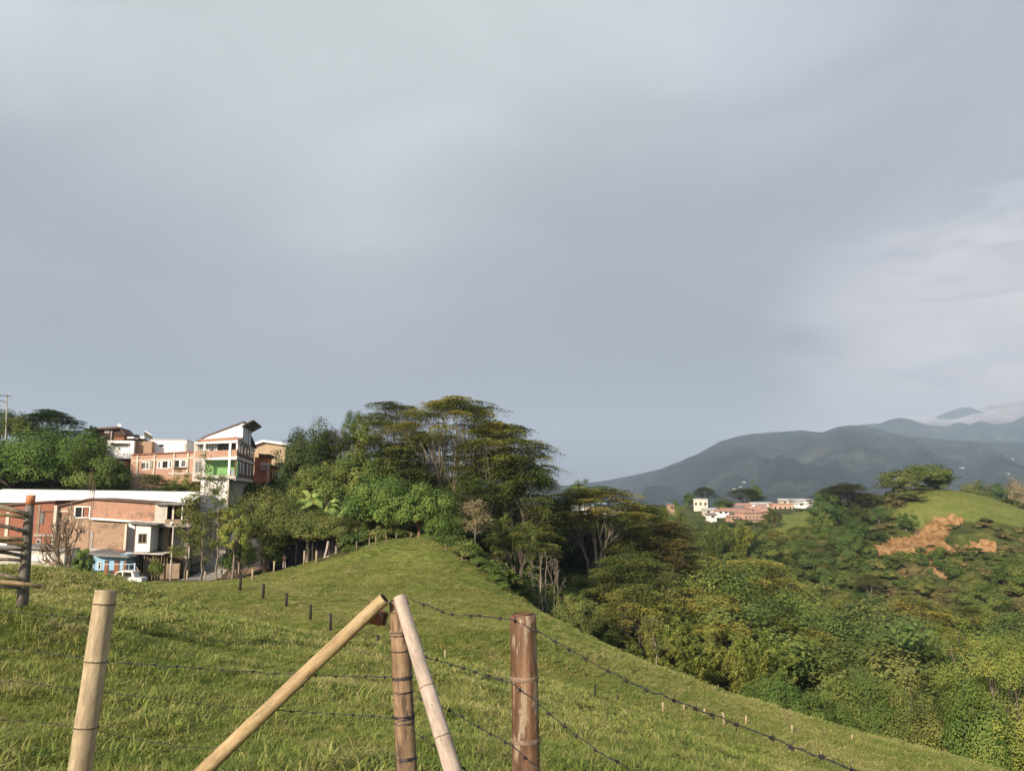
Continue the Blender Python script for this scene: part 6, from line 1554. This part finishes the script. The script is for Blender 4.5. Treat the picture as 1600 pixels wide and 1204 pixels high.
# --- power pole on the skyline
pb = at(8, 690, 124); root = empty('power_pole', (pb.x, 124, H1(pb.x, 124))); tag(root, 'pale power pole with crossarms against the sky', 'power pole')
def pl(px, py, dy=0): return tuple(at(px, py, 124) + Vector((0, dy, 0)) - root.location)
mb = MB(); mb.tube([(pl(9, 690)[0], 0, -.5), pl(9, 690), pl(11, 616)], [.17, .15, .09], 10); mb.build('pole', M['concrete'], root, True)
for a, c in (((-6, 617), (18, 619)), ((-2, 624), (10, 629)), ((-4, 640), (10, 641))):
    mb = MB(); mb.tube([pl(*a, -.15), pl(*c, -.15)], .06, 6); mb.build('crossarm', M['steel'], root)
mb = MB(); mb.tube([pl(0, 623, -.1), pl(10, 636, -.1)], .04, 5); mb.build('brace', M['conc_pale'], root)
for px in (-3, 4, 15): mb = MB(); mb.tube([pl(px, 616.5, -.15), pl(px, 614, -.15)], .05, 6); mb.build('insulator', M['white_metal'], root)
w0 = Vector(root.location)
for k, (x0, y0) in enumerate(((16, 617), (4, 616))):
    A = at(x0, y0, 124); Bq = at(-260, 560 + 6 * k, 60); P = [A.lerp(Bq, t) - Vector((0, 0, 1.2 * 4 * t * (1 - t))) for t in np.linspace(0, 1, 12)]
    mb = MB(); mb.tube(P, .018, 4); tag(mb.build('power_cable', M['steel']), 'thin cable leaving the power pole %s' % ('at its near crossarm end' if k == 0 else 'from its middle insulator'), 'cable')
# street lamp pole by the porch house
pb = at(266, 905, 90); root = empty('lamp_pole', (pb.x, 90, H1(pb.x, 90))); tag(root, 'thin grey lamp pole before the porch house', 'lamp pole')
hh = at(265, 820, 90).z - root.location.z
MB().tube([(0, 0, -.4), (0, 0, hh)], [.12, .08], 8).build('pole', M['conc_pale'], root, True); MB().tube([(0, 0, hh), (-.15, -.3, hh + .25)], [.10, .2], 8).build('lamp_head', M['white_metal'], root)

# --- car half hidden by the grass
def car():
    Y = 86.5; p = at(190, 905, Y); z = H1(p.x, Y); zt = at(200, 891.5, Y).z
    z = max(z, zt - 1.85)
    root = empty('parked_car', (p.x, Y, zt - 1.8), math.radians(4)); tag(root, 'white car parked before the blue house half hidden by grass', 'car')
    body = MB(); body.prism([(-1.9, .35), (2.1, .35), (2.15, .8), (2.05, 1.02), (1.2, 1.08), (-1.0, 1.10), (-1.85, .95), (-1.98, .6)], 0, 1.65); bo = body.build('body', M['white_metal'], root, bevel=.05)
    cab = MB(); cab.prism([(-1.1, 1.08), (1.35, 1.06), (1.1, 1.70), (.5, 1.80), (-.55, 1.76)], .1, 1.55); cab.build('cabin', M['white_metal'], root, bevel=.04)
    for pr in ([(-.88, 1.14), (-.05, 1.13), (-.05, 1.66), (-.5, 1.64)], [(.08, 1.13), (1.0, 1.12), (.92, 1.62), (.08, 1.67)]): MB().prism(pr, .085, .102).build('window', M['glass_dark'], root)
    MB().add([(-1.06, .25, 1.13), (-.62, .25, 1.68), (-.62, 1.4, 1.68), (-1.06, 1.4, 1.13), (-1.02, .25, 1.13), (-.58, .25, 1.68), (-.58, 1.4, 1.68), (-1.02, 1.4, 1.13)], [(0, 3, 2, 1), (4, 5, 6, 7), (0, 1, 5, 4), (1, 2, 6, 5), (2, 3, 7, 6), (3, 0, 4, 7)]).build('windscreen', M['glass_dark'], root)
    for x in (-1.3, 1.35):
        for y in (.0, 1.65):
            w = MB(); w.tube([(x, y - .1, .36), (x, y + .1, .36)], .34, 18); w = w.build('wheel', M['dark_post'], root)
            r = MB(); r.tube([(x, y - .115, .36), (x, y + .115, .36)], .19, 12); r.build('rim', M['conc_pale'], w)
    for y in (.2, 1.3): MB().box((-1.99, y, .68), (-1.9, y + .25, .84)).build('headlight', M['curtain'], root)
car()

# --- person by the netting
M['skin'] = plain('skin', (.36, .20, .13, 1), .6, .08, 8)
M['pink'] = plain('faded pink shirt', (.42, .20, .20, 1), .9, .12, 6)
M['trouser'] = plain('pale trousers', (.50, .42, .38, 1), .9, .12, 6)
M['hair'] = plain('dark hair', (.02, .014, .01, 1), .7, .2, 20)
def skinned(name, pts, edges, radii, mat, parent, sub=2):
    me = bpy.data.meshes.new(name); me.from_pydata(pts, edges, []); o = link(name, me, mat, parent)
    sk = o.modifiers.new('skin', 'SKIN'); sk.use_smooth_shade = True
    for v, r in zip(me.skin_vertices[0].data, radii): v.radius = (r, r * .85) if np.isscalar(r) else r
    me.skin_vertices[0].data[0].use_root = True
    sb = o.modifiers.new('sub', 'SUBSURF'); sb.levels = sub; sb.render_levels = sub
    return o
def person():
    Y = 92.5; p = at(444, 883, Y); z = H1(p.x, Y)
    root = empty('person', (p.x, Y, z), math.radians(200)); tag(root, 'person in a pink top and pale trousers holding something up beside the netting', 'person')
    pts = [(0, 0, .95), (0, .0, 1.15), (0, .01, 1.38), (0, .02, 1.50), (0, .02, 1.60), (0, .025, 1.70),
           (.18, 0, 1.40), (.27, -.12, 1.18), (.12, -.32, 1.36), (.10, -.38, 1.42),
           (-.18, 0, 1.40), (-.27, -.10, 1.16), (-.12, -.30, 1.34), (-.09, -.36, 1.40),
           (.09, 0, .90), (.11, -.02, .48), (.11, .03, .08), (.12, -.12, .03),
           (-.09, 0, .90), (-.12, .03, .48), (-.14, .10, .08), (-.15, -.04, .03)]
    ed = [(0, 1), (1, 2), (2, 3), (3, 4), (4, 5), (2, 6), (6, 7), (7, 8), (8, 9), (2, 10), (10, 11), (11, 12), (12, 13), (0, 14), (14, 15), (15, 16), (16, 17), (0, 18), (18, 19), (19, 20), (20, 21)]
    ra = [.13, .115, .13, .055, .085, .07, .06, .045, .035, .03, .06, .045, .035, .03, .09, .06, .042, .035, .09, .06, .042, .035]
    skinned('body', pts, ed, ra, M['skin'], root)
    skinned('shirt', [(0, 0, .98), (0, 0, 1.16), (0, .01, 1.36), (0, .02, 1.46), (.19, 0, 1.39), (.26, -.09, 1.22), (-.19, 0, 1.39), (-.26, -.08, 1.22)], [(0, 1), (1, 2), (2, 3), (2, 4), (4, 5), (2, 6), (6, 7)], [.150, .135, .150, .07, .075, .065, .075, .065], M['pink'], root)
    skinned('trousers', [(0, 0, .97), (.09, 0, .88), (.11, -.02, .48), (.11, .03, .14), (-.09, 0, .88), (-.12, .03, .48), (-.14, .10, .14)], [(0, 1), (1, 2), (2, 3), (0, 4), (4, 5), (5, 6)], [.145, .11, .08, .07, .11, .08, .07], M['trouser'], root)
    skinned('hair', [(0, .06, 1.55), (0, .06, 1.66), (0, .035, 1.74)], [(0, 1), (1, 2)], [.06, .085, .06], M['hair'], root)
person()

# --- village on the ridge
def vhouse(label, px0, px1, pt, pe, pb, Y, wall, roof, kind='gable', wins=2, th=.15):
    b = B('village_house', label, 'house', (px0 + px1) / 2, pb, Y, th)
    W = b.u(px1) - b.u(px0); dpt = max(4.0, W * .7)
    a, c = b.u(px0), b.u(px1); ze = b.v(pe, (px0 + px1) / 2); zt = b.v(pt, (px0 + px1) / 2); zb = -1.6
    MB().box((a, 0, zb), (c, dpt, ze)).build('wall', M[wall], b.root)
    mb = MB()
    if kind == 'gable':     # ridge along the front
        mb.add([(a - .4, -.5, ze - .05), (c + .4, -.5, ze - .05), (c + .4, dpt * .5, zt), (a - .4, dpt * .5, zt), (a - .4, dpt + .5, ze - .05), (c + .4, dpt + .5, ze - .05)], [(0, 1, 2, 3), (3, 2, 5, 4), (0, 3, 4), (1, 5, 2), (0, 4, 5, 1)])
    elif kind == 'flat': mb.box((a - .2, -.3, ze), (c + .2, dpt + .3, max(zt, ze + .25)))
    else: mb.add([(a - .4, -.6, ze), (c + .4, -.6, ze), (c + .4, dpt, zt), (a - .4, dpt, zt), (a - .4, -.6, ze - .15), (c + .4, -.6, ze - .15), (c + .4, dpt, ze - .15), (a - .4, dpt, ze - .15)], [(0, 1, 2, 3), (7, 6, 5, 4), (0, 4, 5, 1), (1, 5, 6, 2), (2, 6, 7, 3), (3, 7, 4, 0)])
    mb.build('roof', M[roof], b.root)
    for i in range(wins):
        x = a + W * (i + .5) / wins; w_ = min(.9, W / wins * .28); h_ = (ze) * .42
        f = MB().box((x - w_, -.05, ze * .3), (x + w_, 0, ze * .3 + max(1.0, h_))).build('window', M['cream'], b.root)
        MB().box((x - w_ * .75, -.06, ze * .3 + .12), (x + w_ * .75, -.048, ze * .3 + max(1.0, h_) - .12)).build('pane', M['glass_dark'], f)
VH = [('cream two storey house standing alone at the left end of the village', 1084, 1106, 779, 781, 793, 372, 'cream', 'zinc_roof', 'flat', 3, -.25),
      ('low cream house with a pale roof below the lone two storey house', 1102, 1123, 793, 796, 803, 352, 'cream', 'zinc_roof', 'shed', 2, .1),
      ('small white house between the cream house and the clay roofs', 1122, 1139, 795, 798, 804, 347, 'white_wall', 'roof_pink', 'shed', 2, .1),
      ('clay roofed house topmost at the left of the village cluster', 1136, 1156, 787, 791, 799, 372, 'brick_pink', 'roof_pink', 'gable', 2, .2),
      ('long clay roofed house at the crest of the village cluster', 1154, 1178, 785.5, 789, 798, 376, 'brick_pink', 'roof_pink', 'gable', 2, .2),
      ('white walled house under the long clay roof', 1178, 1196, 784, 787, 796, 374, 'white_wall', 'zinc_roof', 'shed', 2, .1),
      ('broad faded clay roof in the middle of the village', 1140, 1172, 793.5, 798.5, 806, 352, 'cream', 'roof_pink', 'shed', 3, .25),
      ('pink brick house with a white barred porch at the village foot', 1163, 1192, 798, 801, 816, 335, 'brick_pink', 'roof_pink', 'gable', 5, .3),
      ('narrow brick house right of the barred porch', 1190, 1201, 794, 799, 812, 338, 'brick_gable', 'roof_pink', 'gable', 1, .3),
      ('small clay roof wedged behind the barred porch house', 1172, 1190, 791, 795, 801, 356, 'brick_pink', 'roof_pink', 'gable', 2, .05),
      ('white fronted house in the middle of the village skyline', 1198, 1209, 784, 787, 795, 380, 'white_wall', 'zinc_roof', 'shed', 1, .1),
      ('sunlit brick row house with dark windows on the village skyline', 1208, 1239, 786, 787.5, 800, 366, 'brick_pink', 'brick_gable', 'flat', 4, -.05),
      ('white roofed house above the sunlit brick row', 1222, 1240, 778.5, 781.5, 788, 390, 'cream', 'zinc_roof', 'shed', 2, .1),
      ('grey roofed house at the right of the village skyline', 1238, 1252, 779, 783, 790, 388, 'concrete', 'roof_grey', 'gable', 1, .1),
      ('long white shed at the right end of the village', 1246, 1273, 778.5, 782, 790, 386, 'white_wall', 'zinc_roof', 'shed', 2, .1),
      ('small white hut below the end of the village', 1247, 1258, 784, 786, 791, 378, 'white_wall', 'zinc_roof', 'shed', 1, .1),
      ('white house glimpsed through the left of the second canopy', 896, 912, 789, 793, 806, 300, 'white_wall', 'zinc_roof', 'gable', 2, .1),
      ('bluish roofed house glimpsed through the second canopy', 914, 952, 785, 790, 803, 310, 'cream', 'blue_metal', 'shed', 3, .1),
      ('pink house glimpsed through the right of the second canopy', 952, 974, 797, 801, 811, 300, 'brick_pink', 'roof_pink', 'gable', 2, .1),
      ('orange house glimpsed beyond the reddish brown tree', 1046, 1054, 787, 788.5, 796, 330, 'brick_pink', 'roof_pink', 'gable', 1, .1)]
VH += [('low pale hut at the left foot of the village', 1108, 1120, 801, 803.5, 811, 335, 'white_metal', 'roof_grey', 'shed', 1, .1),
       ('brick hut under the broad faded clay roof', 1141, 1156, 804, 806.5, 814, 332, 'brick_gable', 'roof_pink', 'gable', 2, .2),
       ('small cream house half way down the village', 1156, 1167, 799, 801.5, 809, 341, 'cream', 'roof_grey', 'shed', 1, .3),
       ('narrow clay roof above the barred porch house', 1186, 1199, 788.5, 792, 799, 360, 'cream', 'roof_pink', 'gable', 1, .15),
       ('grey metal roof between two clay roofs in the village', 1150, 1163, 789.5, 792, 797, 364, 'brick_gable', 'roof_grey', 'shed', 1, .0),
       ('lowest brick house at the right of the village foot', 1176, 1194, 808, 811, 822, 322, 'brick_pink', 'roof_pink', 'shed', 2, .25)]
for a in VH: vhouse(*a)
# every building stands on its ground: a footing closes the gap under its walls where the slope falls away
for r in BLD:
    bb = None
    for ch in r.children:
        if ch.name.split('.')[0] not in ('wall', 'lower_wall', 'core_wall', 'back_wall', 'gable_wall', 'side_wall'): continue
        co = np.zeros(len(ch.data.vertices) * 3); ch.data.vertices.foreach_get('co', co); co = co.reshape(-1, 3)
        lo, hi = co.min(0), co.max(0)
        if bb is None or lo[2] < bb[0][2] - .5 or (abs(lo[2] - bb[0][2]) <= .5 and hi[0] - lo[0] > bb[1][0] - bb[0][0]): bb = (lo, hi)
    if bb is None: continue
    lo, hi = bb; Mx = Matrix.Translation(r.location) @ Matrix.Rotation(r.rotation_euler[2], 4, 'Z')
    gz = min(H1(*(Mx @ Vector((x, y, 0)))[:2]) for x in (lo[0], hi[0]) for y in (lo[1], hi[1])) - r.location.z
    if gz < lo[2] - .1 and hi[0] - lo[0] > .6:
        MB().box((lo[0] + .04, lo[1] + .04, gz - .5), (hi[0] - .04, hi[1] - .04, lo[2] + .01)).build('footing', M['concrete'], r)
# tiny far buildings on the mountain
for i, (px, py, w, lab) in enumerate(((1143, 763.5, 5, 'low white greenhouse lowest of three on the mountain foot'), (1153, 760.5, 3.5, 'middle one of three white greenhouses on the mountain foot'), (1160, 755, 3.5, 'highest of three white greenhouses on the mountain foot'),
                                     (1502, 731, 6, 'white farmhouse high on the right mountainside'), (1569, 741, 6, 'white farmhouse near the right edge of the mountainside'), (1582, 719, 4, 'tiny white hut highest on the right mountainside'))):
    p = on_mountain(px, py + 1); Yq = p.y; k = Yq / F
    root = MB(); hw = w * k / 2; root.box((-hw, 0, -6), (hw, 14, .7 * k)); root.prism([(-hw, .7 * k), (hw, .7 * k), (hw * .9, 1.2 * k), (-hw * .9, 1.2 * k)], -1, 15)
    o = root.build('farm_building', M['conc_pale']); o.location = p; tag(o, lab, 'farm building')
# ------------------------------------------------------------------ air
def build_haze():
    b = MB(); b.box((-15600, -15600, -140), (15600, 15600, 1350))
    m = bpy.data.materials.new('haze air'); m.use_nodes = True; nt = m.node_tree; nt.nodes.clear()
    out = nd(nt, 'ShaderNodeOutputMaterial'); v = nd(nt, 'ShaderNodeVolumePrincipled')
    v.inputs['Color'].default_value = (.54, .685, .90, 1); v.inputs['Density'].default_value = 1.3e-4
    nt.links.new(v.outputs[0], out.inputs['Volume'])
    o = b.build('haze', m); tag(o, kind='stuff')
build_haze()
def build_cloud():
    rs = np.random.RandomState(3); bm = bmesh.new()
    for px, py, w, h, Y in ((1448, 660, 60, 9, 7900), (1490, 660, 80, 11, 7800), (1540, 655, 90, 18, 7900), (1590, 648, 90, 26, 8000), (1570, 632, 70, 14, 8300), (1640, 640, 110, 34, 8200), (1432, 657, 50, 7, 8100), (1412, 655, 40, 5, 6900)):
        p = at(px, py, Y); k = Y / F
        M_ = Matrix.Translation(p) @ Matrix.Diagonal((w * k * .5, 260, h * k * .5, 1))
        r = bmesh.ops.create_icosphere(bm, subdivisions=4, radius=1.0, matrix=Matrix.Identity(4))
        for v in r['verts']:
            n = mnoise.fractal(v.co * 1.6 + Vector((px, 0, py)), .9, 2.2, 4); v.co *= 1 + .35 * n; v.co = M_ @ v.co
    me = bpy.data.meshes.new('cloud_bank'); bm.to_mesh(me); bm.free()
    m = bpy.data.materials.new('cloud vapour'); m.use_nodes = True; nt = m.node_tree; nt.nodes.clear()
    out = nd(nt, 'ShaderNodeOutputMaterial'); v = nd(nt, 'ShaderNodeVolumePrincipled'); v.inputs['Color'].default_value = (1, .99, .98, 1); v.inputs['Density'].default_value = .006
    nt.links.new(v.outputs[0], out.inputs['Volume'])
    o = link('cloud_bank', me, m); tag(o, 'low pale cloud lying across the far mountain peaks', 'cloud', kind='stuff')
build_cloud()
